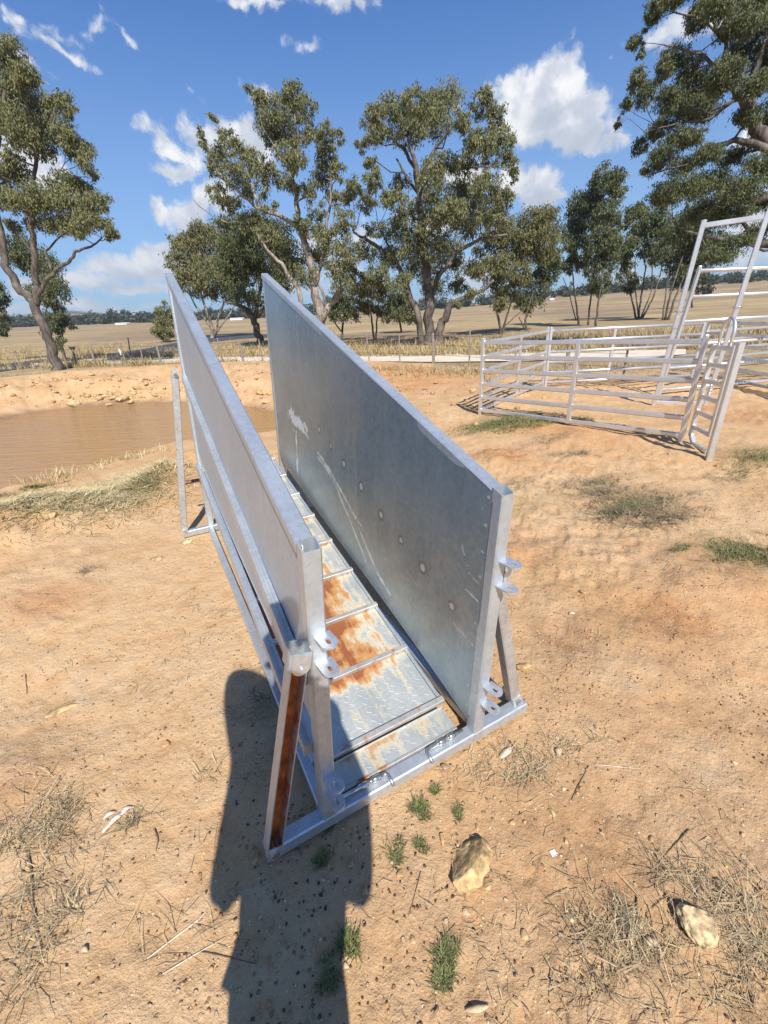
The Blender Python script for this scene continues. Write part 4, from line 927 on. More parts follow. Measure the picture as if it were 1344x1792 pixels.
tree('gum_tree', 'tall open gum with pale forked limbs and a broken stub low on its trunk', GG, (562, 612),
     [[(563, 612, 12), (561, 565, 11), (553, 520, 8.6), (548, 480, 7.6), (536, 430, 6.6), (524, 392, 5.6), (519, 350, 4.4), (512, 310, 3.4), (497, 280, 2.6), (480, 255, 1.8)],
      [(521, 398, 4.4), (491, 378, 3.8), (452, 365, 3.2), (420, 338, 2.6), (396, 318, 2), (372, 298, 1.3)], [(552, 500, 4.4), (566, 450, 3.8), (571, 400, 3.2), (578, 360, 2.4), (581, 300, 1.6)],
      [(560, 566, 6.8), (580, 530, 6.4), (598, 504, 5.4)], [(574, 540, 3.6), (566, 515, 3), (557, 497, 2.4)], [(538, 570, 5.5), (522, 505, 4.4), (492, 462, 3.6), (470, 440, 2.6), (450, 410, 1.6)], [(452, 366, 2), (440, 320, 1.5), (425, 280, 1)], [(512, 310, 2), (525, 260, 1.5), (515, 200, 1)], [(398, 390, 1.1), (372, 378, 1), (350, 362, .8), (334, 345, .5)]],
     [(510, 165, 20, 18), (440, 160, 10, 13), (460, 168, 13, 12), (485, 192, 28, 22), (528, 192, 25, 20), (455, 203, 16, 16), (500, 230, 34, 24), (470, 228, 20, 20), (545, 235, 16, 16), (510, 270, 28, 22), (568, 228, 14, 18), (592, 240, 12, 12), (575, 270, 21, 20), (560, 305, 20, 20), (590, 300, 13, 16),
      (392, 238, 15, 16), (372, 206, 9, 8), (350, 226, 6, 5), (356, 246, 9, 12), (415, 258, 20, 14), (380, 272, 20, 17), (442, 282, 24, 20), (410, 305, 26, 19), (370, 290, 14, 12), (468, 298, 20, 20), (377, 338, 16, 16), (402, 352, 24, 14), (447, 332, 24, 15), (502, 318, 20, 15), (540, 335, 19, 15), (585, 340, 16, 20), (555, 368, 16, 14), (612, 345, 11, 18), (432, 385, 28, 14),
      (540, 398, 24, 15), (602, 390, 20, 20), (575, 420, 24, 20), (480, 408, 32, 20), (500, 448, 34, 20), (555, 448, 24, 20), (602, 440, 24, 24), (592, 480, 24, 20), (530, 480, 24, 16), (470, 360, 16, 10), (520, 385, 14, 8)],
     Y=24.5, bark='bark_light', seed=17, dens=1.0)
tree('gum_tree', 'biggest gum with a broad domed crown and twin trunks by the gravel road', GG, (750, 606),
     [[(748, 607, 11), (750, 560, 10), (752, 520, 9), (746, 480, 8), (739, 420, 7.4), (736, 370, 7), (732, 330, 6), (728, 290, 4.6), (718, 262, 3), (712, 230, 1.8)], [(738, 602, 7), (734, 560, 6.4), (716, 512, 5.6), (700, 470, 4.8), (672, 440, 4), (642, 420, 3.2), (618, 406, 2)],
      [(766, 604, 9.5), (776, 560, 8.4), (790, 535, 6.6), (816, 520, 4.6), (848, 506, 3.2), (864, 490, 2)], [(753, 530, 5.6), (770, 480, 4.8), (800, 440, 4), (840, 418, 3), (888, 410, 1.6)], [(732, 330, 4), (746, 290, 3.6), (768, 252, 2.6), (790, 225, 1.6)],
      [(728, 296, 3.6), (706, 262, 2.8), (682, 240, 1.8)], [(736, 345, 3.4), (712, 310, 2.6), (694, 278, 1.6)], [(737, 420, 4), (770, 390, 3.2), (820, 370, 2)], [(700, 470, 2.6), (680, 430, 2), (662, 395, 1.3)], [(785, 300, 1.6), (830, 292, 1.4), (870, 292, 1)], [(716, 512, 3), (690, 500, 2.2), (655, 470, 1.6)]],
     [(690, 185, 28, 19), (730, 178, 26, 20), (775, 173, 36, 22), (842, 178, 20, 20), (652, 205, 20, 19), (664, 230, 20, 20), (636, 250, 12, 15), (645, 280, 12, 13), (715, 220, 34, 25), (760, 212, 34, 24), (808, 212, 15, 20), (862, 205, 20, 21), (872, 242, 24, 20), (845, 248, 25, 20), (890, 270, 14, 20), (901, 298, 9, 15), (825, 250, 14, 16),
      (772, 284, 28, 16), (808, 284, 20, 18), (752, 308, 24, 18), (850, 287, 20, 8), (700, 320, 20, 14), (652, 310, 16, 20), (622, 325, 16, 14), (642, 350, 20, 16), (690, 345, 24, 16), (712, 368, 20, 15), (760, 345, 29, 20), (810, 330, 29, 25), (850, 325, 29, 20), (880, 345, 20, 20), (840, 365, 34, 20), (790, 370, 34, 20), (750, 385, 29, 20), (690, 400, 26, 19), (655, 398, 16, 12),
      (720, 430, 34, 24), (770, 430, 34, 20), (820, 392, 34, 20), (640, 440, 20, 16), (680, 450, 28, 19), (740, 470, 32, 24), (790, 460, 26, 18), (700, 490, 24, 14), (762, 500, 28, 16), (802, 495, 20, 14), (660, 480, 20, 15), (832, 470, 22, 16), (832, 510, 14, 8), (800, 530, 12, 6), (870, 380, 24, 16)],
     Y=23.5, bark='bark_dark', leaf='leaf_a', seed=18, dens=1.1)
GB = 'smaller trees behind the big gums'
tree('gum_tree', 'low dark tree behind the ramp, right of the broken stub', GB, (597, 592), [[(597, 593, 2.5), (600, 570, 2), (605, 540, 1.5)], [(597, 580, 1.5), (580, 555, 1)]], [(605, 520, 22, 22), (580, 530, 18, 18), (620, 540, 20, 18), (592, 550, 18, 12), (640, 530, 16, 18)], Y=33, leaf='leaf_b', seed=19)
tree('gum_tree', 'thin twin stemmed sapling between the two big gums', GB, (655, 600), [[(655, 601, 2.4), (652, 570, 2), (648, 540, 1.6), (640, 505, 1)], [(657, 598, 2), (659, 565, 1.6), (662, 530, 1)]], [(635, 500, 20, 20), (662, 510, 22, 20), (648, 535, 18, 14), (668, 540, 14, 12), (620, 485, 16, 16), (655, 485, 20, 14)], Y=27, leaf='leaf_c', seed=20)
tree('gum_tree', 'round dark bush tree left of the twin trunks', GB, (702, 578), [[(702, 579, 2.2), (700, 560, 1.8), (695, 540, 1.2)]], [(690, 530, 20, 16), (715, 535, 20, 16), (702, 550, 22, 12), (680, 552, 14, 10), (722, 555, 13, 10), (700, 515, 18, 12)], Y=40, leaf='leaf_b', seed=21)
tree('gum_tree', 'bushy olive gum with three low stems right of the biggest gum', GG, (877, 587), [[(876, 588, 3.2), (873, 562, 2.6), (868, 535, 1.8), (870, 480, 1.2)], [(878, 585, 2.8), (886, 555, 2.2), (897, 520, 1.5)], [(880, 575, 1.6), (900, 555, 1.1), (912, 545, .8)]],
     [(882, 408, 28, 19), (922, 398, 34, 26), (950, 378, 20, 19), (900, 440, 34, 24), (868, 460, 24, 20), (940, 430, 34, 24), (880, 490, 28, 19), (910, 478, 26, 19), (872, 530, 20, 12), (885, 515, 18, 12), (950, 405, 24, 20), (850, 428, 20, 20), (846, 468, 18, 20), (915, 420, 24, 20)], leaf='leaf_c', seed=22, dens=1.1)
tree('gum_tree', 'small bushy gum with a low round skirt of leaves behind the yard panels', GG, (920, 583), [[(921, 584, 2.8), (919, 560, 2.2), (925, 535, 1.5), (945, 480, 1.2)], [(918, 575, 1.6), (908, 555, 1)]], [(955, 388, 20, 24), (970, 425, 17, 24), (960, 458, 26, 20), (937, 498, 28, 19), (930, 532, 25, 15), (955, 478, 20, 19), (975, 466, 14, 14), (912, 525, 14, 12)], leaf='leaf_b', seed=23)
GS = 'slim gums behind the yard'
tree('slim_gum', 'slim gum with a bare leaning stem, left of the slim group', GS, (1012, 574), [[(1012, 575, 2.4), (1010, 540, 1.8), (1004, 500, 1.4), (1000, 450, 1)], [(1008, 560, 1.2), (995, 510, .9), (985, 485, .6)]], [(1012, 360, 19, 22), (1003, 395, 18, 22), (1020, 410, 18, 20), (1000, 430, 15, 18), (1012, 460, 18, 18), (995, 465, 12, 14)], leaf='leaf_b', seed=24, dens=1.3)
tree('slim_gum', 'tallest slim gum, reaching up beside the big crown on the right', GS, (1028, 575), [[(1028, 577, 2.2), (1033, 530, 1.8), (1042, 460, 1.5), (1050, 390, 1.1), (1058, 330, .7)]], [(1055, 315, 20, 21), (1042, 345, 22, 20), (1078, 335, 14, 22), (1062, 375, 22, 20), (1035, 375, 16, 16), (1085, 305, 10, 18), (1075, 395, 14, 16)], leaf='leaf_b', seed=25, dens=1.35)
tree('slim_gum', 'slim gum clothed in leaves low down, right of the slim group', GS, (1043, 576), [[(1042, 577, 2.4), (1047, 530, 1.9), (1056, 470, 1.4), (1060, 430, 1)]], [(1042, 430, 20, 25), (1062, 455, 18, 26), (1048, 495, 17, 20), (1070, 425, 16, 20), (1055, 410, 18, 16), (1040, 470, 14, 20)], leaf='leaf_b', seed=26, dens=1.35)
tree('slim_gum', 'gum with a fan of many thin bare stems left of the arch frame', GS, (1118, 566), [[(1112, 567, 2.2), (1106, 525, 1.6), (1096, 470, 1.1)], [(1116, 567, 2.4), (1122, 520, 1.8), (1130, 470, 1.3), (1124, 430, 1)], [(1120, 567, 2.4), (1142, 525, 1.7), (1158, 470, 1.2), (1165, 440, .8)], [(1118, 560, 1.5), (1110, 500, 1.1), (1112, 450, .8)], [(1120, 560, 1.6), (1140, 510, 1.1), (1142, 450, .8)]],
     [(1110, 380, 20, 20), (1140, 370, 24, 20), (1130, 408, 28, 20), (1100, 430, 20, 20), (1168, 400, 28, 24), (1160, 438, 25, 20), (1095, 470, 13, 20), (1185, 430, 22, 20), (1135, 440, 20, 14), (1105, 495, 12, 14)], leaf='leaf_b', seed=27, dens=1.35)
tree('slim_gum', 'gum with dark slanting stems just left of the tall arch frame', GS, (1165, 568), [[(1162, 569, 2.6), (1172, 520, 2), (1188, 465, 1.4), (1205, 420, 1)], [(1167, 569, 2.6), (1182, 520, 1.9), (1203, 470, 1.3)], [(1158, 568, 1.8), (1165, 515, 1.3), (1170, 470, .9)]],
     [(1200, 398, 34, 24), (1232, 380, 34, 24), (1215, 438, 28, 24), (1185, 470, 20, 18), (1245, 425, 26, 20), (1210, 470, 22, 16)], leaf='leaf_b', seed=28, dens=1.35)
tree('gum_tree', 'distant dark gum seen between the posts of the arch frame', GB, (1212, 535), [[(1212, 536, 2), (1210, 510, 1.6)]], [(1195, 490, 18, 15), (1220, 488, 20, 17), (1240, 500, 14, 10), (1208, 475, 16, 10), (1228, 508, 16, 7)], Y=60, leaf='leaf_far', seed=29)
tree('giant_gum', 'giant spreading gum at the right edge with dark arching limbs', GG, (1420, 590),
     [[(1420, 600, 30), (1412, 500, 25), (1396, 400, 21), (1372, 320, 17), (1346, 255, 13), (1322, 212, 10), (1312, 180, 8), (1320, 130, 5.5), (1340, 70, 3.5)], [(1318, 200, 6), (1290, 170, 5), (1268, 120, 4), (1272, 75, 3), (1250, 45, 2)], [(1396, 440, 12), (1340, 428, 8), (1285, 420, 6), (1232, 414, 3.5), (1200, 405, 2)],
      [(1346, 262, 7), (1300, 246, 5.5), (1265, 252, 4), (1230, 258, 2.5)], [(1372, 330, 9), (1330, 350, 6), (1290, 352, 4), (1250, 345, 2.5)], [(1268, 125, 3), (1225, 95, 2.4), (1190, 85, 1.6), (1160, 78, 1)], [(1290, 170, 3), (1240, 210, 2.4), (1190, 215, 1.6), (1150, 225, 1)], [(1340, 428, 5), (1300, 390, 3.5), (1260, 375, 2)], [(1272, 75, 2), (1225, 30, 1.6), (1180, 22, 1)], [(1265, 252, 2.4), (1220, 285, 1.8), (1170, 295, 1.2), (1130, 310, .8)]],
     [(1150, 12, 20, 15), (1178, -6, 24, 13), (1135, 38, 9, 11), (1112, 72, 15, 10), (1125, 93, 10, 7), (1222, 30, 18, 24), (1250, 8, 28, 17), (1296, 40, 34, 26), (1335, 22, 34, 30), (1180, 102, 26, 18), (1212, 118, 26, 15), (1160, 122, 13, 17), (1116, 138, 13, 17), (1130, 163, 17, 17), (1168, 172, 20, 18), (1200, 158, 26, 20), (1240, 148, 30, 20), (1096, 184, 10, 12), (1082, 212, 7, 7),
      (1190, 198, 26, 18), (1230, 188, 29, 19), (1268, 130, 29, 22), (1300, 90, 27, 19), (1340, 108, 27, 24), (1320, 150, 27, 18), (1150, 228, 20, 17), (1186, 238, 26, 14), (1120, 253, 15, 12), (1160, 268, 26, 12), (1210, 238, 26, 12), (1140, 293, 20, 10), (1190, 288, 30, 12), (1240, 268, 32, 13), (1290, 268, 30, 14), (1330, 290, 25, 20), (1200, 328, 37, 20), (1250, 318, 37, 20), (1300, 330, 33, 20), (1160, 338, 25, 19),
      (1340, 350, 24, 15), (1280, 370, 37, 18), (1230, 368, 32, 15), (1330, 402, 24, 14), (1290, 425, 32, 15), (1250, 448, 32, 12), (1310, 200, 24, 14), (1335, 222, 20, 17), (1385, 60, 40, 40), (1390, 180, 40, 40), (1390, 280, 35, 30), (1400, -40, 60, 40), (1300, -40, 60, 30), (1200, -45, 50, 25), (1410, 380, 40, 25)],
     Y=14.5, bark='bark_dark', leaf='leaf_b', seed=30, dens=1.8, depth=.5, size=.9)

# far woods: many small crowns reading as one mass
def far_wood(name, label, pts, n, Y0, Y1, rmin, rmax, seed):
    g = np.random.default_rng(seed); C = []; R = []; N = []
    for _ in range(n):
        a = g.uniform(*pts); Yv = g.uniform(Y0, Y1); base = AT(a, 560, Yv); r = g.uniform(rmin, rmax); p = np.array([base[0], base[1], 0]); p[2] = gz(p) + r * g.uniform(.5, .95)
        C.append(p); R.append(np.array([r * 1.3, r * 1.1, r])); N.append(130)
    V, F, rd, cl = leaf_cloud(C, R, N, rmax * .42, rmax * .22, seed, .3); o = np_mesh(name, V, F, M['leaf_far'], None, False, dict(rnd=rd, clump=cl)); return tag(o, label, 'woodland', kind='stuff')
far_wood('far_woods', 'bluish belt of far woodland below the hills on the left', (-120, 560), 420, 300, 420, 2.2, 4.6, 51)
far_wood('far_woods', 'dark line of far trees along the crest of the dry hill', (700, 1420), 170, 250, 330, 2.2, 4.2, 52)
def shed(x, yb, w, h, Y, label):
    p = AT(x, yb, Y); p[2] = gz(p); k = px_size(p); o = empty('farm_shed', tuple(p), 0, label, 'shed', 'far farm sheds'); W_, H_ = w * k, h * k
    mb = MB(); mb.box(-W_, W_, -1.5, 1.5, 0, H_ * .65); mb.build('wall', M['paint_white'], o)
    mb = MB(); mb.prism([(-W_ * 1.05, H_ * .66), (W_ * 1.05, H_ * .66), (W_ * .95, H_), (-W_ * .95, H_)], (0, -1.7, 0), (0, 1.7, 0)); mb.build('roof', M['paint_white'], o)
shed(219, 583, 10, 3.0, 230, 'long low white shed in the far paddock left of the ramp')
shed(418, 575, 11, 3.5, 230, 'long pale shed in the far paddock between the ramp sides')
shed(962, 541, 4, 3, 230, 'small white farmhouse far off on the hill crest')

# ------------------------------------------------------------------ grass and litter
def blades(name, label, spots, mat, seed, cat='grass', flat=.0, width=.0016, kind='stuff', tight=1.0, thin=1.0):
    # spots: (px, py, rx m, ry m, count, length m, lay 0 upright..1 flat)
    g = np.random.default_rng(seed); Pb = []; Ls = []; Ly = []
    for (a, b, rx, ry, n, L, lay) in spots:
        n = max(6, int(n * thin))
        c = on_ground(a, b); rx, ry = rx * tight, ry * tight; ct = g.normal(size=(max(1, n // 9), 2)) * .55; j = g.integers(0, len(ct), n)
        q = ct[j] + g.normal(size=(n, 2)) * .16; th = .35
        xy = c[:2] + np.column_stack([q[:, 0] * rx * math.cos(th) - q[:, 1] * ry * math.sin(th), q[:, 0] * rx * math.sin(th) + q[:, 1] * ry * math.cos(th)])
        Pb.append(xy); Ls.append(L * (.4 + .9 * g.random(n))); Ly.append(np.full(n, lay))
    return blades_at(name, label, np.vstack(Pb), np.concatenate(Ls), np.concatenate(Ly), mat, g, cat, width, kind)
def blades_at(name, label, xy, L, lay, mat, g, cat, width, kind='stuff', z=None, parent=None):
    n = len(xy); z = gzs(xy) if z is None else z; p = np.column_stack([xy, z - .002]); a = g.random(n) * 2 * np.pi
    el_ = np.clip((1 - lay) * (1.0 + g.normal(0, .25, n)) + lay * np.abs(g.normal(0, .14, n)), .02, 1.5)
    d = np.column_stack([np.cos(a) * np.cos(el_), np.sin(a) * np.cos(el_), np.sin(el_)]); p[:, 2] += lay * (.003 + .012 * g.random(n))
    s = np.column_stack([-np.sin(a), np.cos(a), 0 * a]) * (width * (.6 + .9 * g.random(n)))[:, None]
    bend = np.column_stack([np.cos(a), np.sin(a), -.8 + 0 * a]) * (L * .18 * (1 - lay * .7))[:, None]; bs = s * g.normal(0, 6, n)[:, None] * lay[:, None]
    m = p + d * (L * .5)[:, None] + bs; e = p + d * L[:, None] + bend
    V = np.stack([p - s, p + s, m + s * .8, m - s * .8, e + s * .15, e - s * .15], 1).reshape(-1, 3); k = np.arange(n)[:, None] * 6
    F = np.vstack([k + np.array([[0, 1, 2, 3]]), k + np.array([[3, 2, 4, 5]])]); o = np_mesh(name, V, F, mat, parent, False, dict(rnd=np.repeat(g.random(n), 6)))
    if kind: tag(o, label, cat, kind=kind)
    return o
blades('dry_grass', 'flattened dry grass along the near edge of the dam', [(30, 890, .9, .35, 3000, .10, .86), (120, 875, .8, .32, 3000, .10, .84), (200, 855, .6, .28, 2000, .10, .8), (250, 835, .35, .2, 700, .13, .65), (240, 800, .25, .1, 160, .10, .2), (160, 815, .35, .12, 260, .12, .15), (100, 835, .3, .12, 200, .12, .15)], M['straw_pale'], 61, width=.0022, thin=.95)
blades('green_grass', 'short green grass at the near edge of the dam', [(40, 905, .8, .3, 650, .05, .4), (130, 885, .8, .3, 650, .05, .4), (210, 862, .5, .25, 450, .05, .4), (255, 848, .2, .12, 600, .06, .2), (10, 870, .4, .15, 500, .06, .3), (75, 852, .15, .06, 300, .05, .2)], M['grass_olive'], 62, width=.002)
blades('green_grass', 'green grass patch at the foot of the nearest yard panel corner', [(870, 740, .5, .22, 3000, .05, .25), (905, 745, .35, .2, 1100, .05, .3), (960, 738, .3, .15, 500, .05, .3), (1010, 735, .35, .12, 500, .05, .3)], M['grass_green'], 63, width=.0022)
blades('dry_grass', 'matted dry grass clump on the sand between ramp and yard', [(1110, 893, .42, .13, 700, .10, .78), (1060, 870, .30, .12, 380, .10, .8), (1160, 910, .28, .10, 420, .10, .75), (1040, 845, .3, .12, 350, .10, .7), (1010, 795, .3, .12, 260, .08, .75), (960, 770, .4, .15, 260, .08, .8)], M['straw_grey'], 64, width=.0016)
blades('green_grass', 'thin green grass growing through the sand on the right', [(1110, 885, .3, .12, 600, .07, .4), (1040, 855, .25, .1, 260, .05, .5), (1280, 965, .20, .1, 700, .05, .4), (1340, 980, .15, .1, 400, .05, .4), (1335, 800, .35, .15, 900, .06, .4), (1190, 960, .1, .04, 120, .04, .3), (1300, 830, .3, .1, 300, .05, .5), (900, 855, .5, .15, 260, .05, .6)], M['grass_olive'], 65, width=.0016)
blades('straw_litter', 'loose straw and dead grass litter on the near sand', [
    (50, 1440, .11, .08, 340, .075, .85), (115, 1450, .08, .07, 240, .07, .85), (100, 1500, .06, .05, 120, .06, .85), (30, 1600, .10, .10, 260, .08, .85), (80, 1640, .07, .08, 200, .06, .8), (235, 1445, .04, .03, 110, .05, .8), (225, 1540, .2, .2, 60, .07, .95), (340, 1620, .12, .08, 40, .11, .95), (370, 1350, .08, .05, 120, .05, .85), (440, 1240, .08, .06, 260, .06, .85), (460, 1190, .06, .05, 120, .06, .85), (450, 1340, .1, .08, 160, .05, .85),
    (870, 1330, .10, .05, 220, .05, .85), (930, 1340, .12, .06, 330, .05, .85), (990, 1310, .1, .06, 140, .05, .85), (1060, 1620, .09, .07, 360, .07, .85), (1110, 1650, .1, .06, 260, .06, .85), (1270, 1590, .10, .07, 420, .07, .82), (1310, 1640, .08, .07, 320, .07, .82), (1180, 1570, .12, .08, 90, .07, .9), (1280, 1720, .12, .06, 200, .07, .9), (1000, 1450, .3, .2, 90, .045, .95), (880, 1560, .15, .1, 90, .03, .9), (900, 1690, .25, .1, 110, .04, .95), (1130, 1740, .15, .06, 120, .05, .95),
    (270, 1150, .2, .15, 110, .05, .92), (160, 1200, .25, .2, 70, .06, .95), (380, 1060, .2, .12, 130, .05, .9), (300, 1040, .12, .08, 90, .04, .85), (980, 1000, .5, .2, 420, .04, .92), (950, 900, .5, .2, 320, .04, .92), (1200, 1000, .4, .15, 300, .045, .92), (1250, 920, .5, .15, 260, .05, .9), (1030, 1130, .4, .2, 160, .04, .92), (700, 1600, .2, .15, 50, .05, .95), (1250, 1400, .15, .12, 60, .04, .95), (640, 1700, .15, .1, 40, .04, .95)], M['straw'], 66, width=.0009, tight=1.1, thin=.46)
blades('straw_litter', 'greyed dead stalks tangled in the near sand', [(60, 1450, .11, .08, 260, .07, .85), (120, 1460, .07, .07, 160, .06, .85), (60, 1630, .09, .1, 240, .07, .85), (20, 1720, .08, .05, 150, .05, .85), (1060, 1625, .09, .07, 300, .07, .85), (1280, 1600, .12, .09, 420, .07, .85), (460, 1230, .08, .07, 260, .05, .85), (900, 1340, .14, .06, 240, .05, .85), (1290, 1690, .1, .06, 220, .06, .85), (1120, 1590, .1, .06, 90, .06, .9), (155, 1000, .08, .05, 60, .05, .5), (500, 1480, .06, .05, 90, .03, .7), (930, 1640, .2, .12, 120, .03, .9)], M['straw_grey'], 67, width=.0008, tight=1.1, thin=.26)
# dry grass of the verge and the paddock, and low fence-line grass
g = np.random.default_rng(70); n = 90000
qx = g.uniform(-40, 1400, n); qy = 594 + 34 * g.random(n) ** .7 - (qx - 672) * .030; pr = np.clip(.30 + .7 * (vnoise(qx * .02, qy * .13, 5) > .5), 0, 1); keep = g.random(n) < pr; qx, qy = qx[keep], qy[keep]
dv = FW[None] + RT[None] * ((qx - IW / 2) / CF)[:, None] - UP[None] * ((qy - IH / 2) / CF)[:, None]; XY = dv[:, :2] * (-CH / dv[:, 2])[:, None]
r_ = np.hypot(*XY.T); Dp = poly_sdf(XY, POND)
gl = [G(300, 630), G(800, 630)]; road_ok = np.ones(len(XY), bool)
def seg_d(P, pts): return polyline_d(P, [np.array(p[:2]) for p in pts])
road_ok &= seg_d(XY, [G(a, b) for a, b in ((60, 636), (240, 632), (330, 630.5), (480, 630), (620, 629), (760, 628), (900, 625.5), (1050, 622), (1200, 616))]) > .85
road_ok &= seg_d(XY, [G(a, b) for a, b in ((-150, 663), (0, 644), (77, 634), (154, 629), (251, 618), (300, 610), (370, 600), (420, 596))]) > 1.1
ok = (Dp > 4.6) & (r_ < 60) & (r_ > 10.5) & road_ok; XY = XY[ok]; r_ = r_[ok]
blades_at('dry_grass', 'tall pale dry grass on the road verges and paddock edge', XY, (.10 + .34 * g.random(len(XY)) ** 2) * (1 + (r_ > 22) * .35), np.full(len(XY), .12), M['straw_field'], g, 'grass', .008)

blades('dry_grass', 'thin dry weeds between the fence and the orange ground', [(680, 648, 1.2, .5, 420, .16, .2), (760, 652, 1.2, .5, 520, .16, .2), (830, 655, 1.0, .5, 420, .16, .2), (900, 655, 1.0, .5, 300, .14, .2), (960, 650, 1.2, .6, 300, .14, .2), (1060, 645, 1.5, .8, 400, .14, .2), (560, 644, 1.2, .4, 260, .12, .2), (420, 641, 1.5, .3, 260, .12, .2), (200, 645, 1.5, .3, 260, .14, .2), (60, 655, 1.5, .3, 260, .14, .2)], M['straw_field'], 68, width=.005)
def blob_verts(seed, r, sub=2, amp=.3, flat=1.0):
    import bmesh
    bm = bmesh.new(); bmesh.ops.create_icosphere(bm, subdivisions=sub, radius=1); g = np.random.default_rng(seed); V = np.array([v.co[:] for v in bm.verts]); F = [tuple(v.index for v in f.verts) for f in bm.faces]; bm.free()
    pl = g.normal(size=(9, 3)); pl /= np.linalg.norm(pl, axis=1)[:, None]; cut = g.uniform(.42, .85, 9)
    if amp > .34 and sub >= 3: pl, cut = pl[:8], g.uniform(.30, .68, 8)
    for nrm, c in zip(pl, cut):
        dd = V @ nrm; V = V - np.maximum(dd - c, 0)[:, None] * nrm * .9
    V = V * (1 + amp * .35 * np.array([fbm(V[:, 0] + V[:, 2] * .7, V[:, 1] - V[:, 2] * .5, 1.7, 3, seed)]).T); 
    if sub >= 3 and amp > .3: V = V * (1 + .10 * fbm(V[:, 0] * 3 + V[:, 2] * 2, V[:, 1] * 3 - V[:, 2] * 2, 1.6, 4, seed + 9))[:, None]
    return V * np.asarray(r) * np.array([1, 1, flat]), F

# tiny stuff lying about: droppings, grit, clods
def crumbs(name, label, n, regions, mat, r0, r1, seed, flat=.7):
    g = np.random.default_rng(seed); base, F0 = blob_verts(seed, 1.0, 1, .3); F0 = np.array(F0); XY = []
    w = np.array([q[4] for q in regions], float); w /= w.sum()
    for q, k in zip(regions, (w * n).astype(int)):
        c = G(q[0], q[1]); XY.append(c[:2] + g.normal(size=(k, 2)) * np.array([q[2], q[3]]))
    XY = np.vstack(XY); u = (XY - np.array([OX, OY])) @ AXU; v = (XY - np.array([OX, OY])) @ AXV
    XY = XY[~((u > -.02) & (u < .60) & (v > -.03) & (v < 2.25)) & (poly_sdf(XY, POND) > .15)]; n = len(XY); keep = (vnoise(XY[:, 0] * 3.2, XY[:, 1] * 3.2, seed) + .5 * vnoise(XY[:, 0] * 9, XY[:, 1] * 9, seed + 1)) > .62; XY = XY[keep]; n = len(XY); z = gzs(XY); r = r0 + (r1 - r0) * g.random(n) ** 3
    a = g.random(n) * 6.28; ca, sa = np.cos(a), np.sin(a); st = 1 + .5 * g.random(n)
    B = base[None] * r[:, None, None]; X = B[..., 0] * st[:, None]; Yb = B[..., 1]; V = np.stack([X * ca[:, None] - Yb * sa[:, None] + XY[:, 0:1], X * sa[:, None] + Yb * ca[:, None] + XY[:, 1:2], B[..., 2] * flat + (z + r * .25)[:, None]], -1).reshape(-1, 3)
    F = (F0[None] + (np.arange(n) * len(base))[:, None, None]).reshape(-1, 3); return tag(np_mesh(name, V, F, mat, None, True), label, 'ground litter', kind='stuff')
ALL = [(250, 1450, .5, .35, 2), (900, 1500, .55, .3, 3), (1200, 1400, .5, .4, 3), (250, 1150, .7, .5, 2), (700, 1650, .4, .2, 3), (1200, 1100, .8, .5, 2), (1100, 850, 1.0, .5, 2)]
crumbs('droppings', 'dark sheep droppings scattered over the sand', 3400, ALL + [(1250, 1330, .25, .15, 2), (700, 1600, .25, .2, 2), (200, 1250, .35, .3, 1.2), (1250, 830, .5, .4, 3), (1150, 1700, .3, .15, 1)], M['dung'], .0010, .0056, 81)
crumbs('clods', 'small crumbs and clods of orange earth', 6500, ALL + [(1250, 860, .5, .4, 5), (1150, 800, .5, .3, 4), (1050, 1150, .35, .2, 3), (1200, 1200, .4, .3, 3), (100, 1000, .5, .4, 1), (960, 1250, .2, .15, 1)], M['clod'], .0015, .0075, 82)
crumbs('grit', 'pale bits of stone grit in the sand', 3000, ALL + [(900, 1550, .3, .2, 2), (1250, 1350, .3, .2, 1.5), (300, 1350, .4, .3, 1)], M['grit'], .001, .0042, 83)
crumbs('clods', 'broken earth and crumbs on the far dam bank', 1600, [(100, 690, 2.2, 1.6, 1), (300, 680, 2.0, 1.2, 1), (450, 690, 1.6, 1.0, 1), (700, 690, 1.5, 1.5, .6)], M['clod'], .012, .05, 84)

crumbs('rubble', 'pale yellow rubble spilling down the far dam bank', 420, [(205, 682, .75, .55, 4), (160, 680, .6, .5, 2), (110, 674, .6, .5, 1), (240, 672, .5, .5, 1.5), (20, 690, .5, .5, .6)], M['rock_y'], .018, .075, 85, .8)
def rock(name, label, px, py, r, seed, mat, flat=.7, group=None, sink=.3, rz=0, sub=3, cat='rock'):
    P = on_ground(px, py); V, F = blob_verts(seed, r, sub, .35 if mat == 'rock_y' else .33, flat); c, s = math.cos(rz), math.sin(rz)
    V = np.column_stack([V[:, 0] * c - V[:, 1] * s, V[:, 0] * s + V[:, 1] * c, V[:, 2] + np.max(r) * flat * (1 - 2 * sink) * .5])
    o = np_mesh(name, V, F, M[mat], None, False); o.location = P; return tag(o, label, cat, group)
rock('rock', 'large angular yellow sandstone rock, half buried in front of the ramp', 815, 1512, (.088, .070, .085), 306, 'rock_y', .75, None, .56, 1.25, 4)
rock('rock', 'round pitted pale rock throwing a shadow near the lower right corner', 1217, 1622, (.043, .040, .046), 302, 'rock_p', .9, None, .2, 0, 4)
rock('rock', 'small yellow stone touching the lower right of the large yellow rock', 852, 1549, (.019, .015, .015), 303, 'rock_y', .7)
rock('rock', 'long ochre stone at the upper left of the large yellow rock', 773, 1468, (.013, .024, .014), 304, 'rock_y', .7)
rock('rock', 'small yellow stone with a dark shadow on bare sand right of the ramp front', 965, 1423, (.013, .012, .012), 305, 'rock_y', .9)
rock('rock', 'square yellow stone behind the right near brace', 914, 1168, (.036, .030, .03), 306, 'rock_y', .7, None, .2, .6)
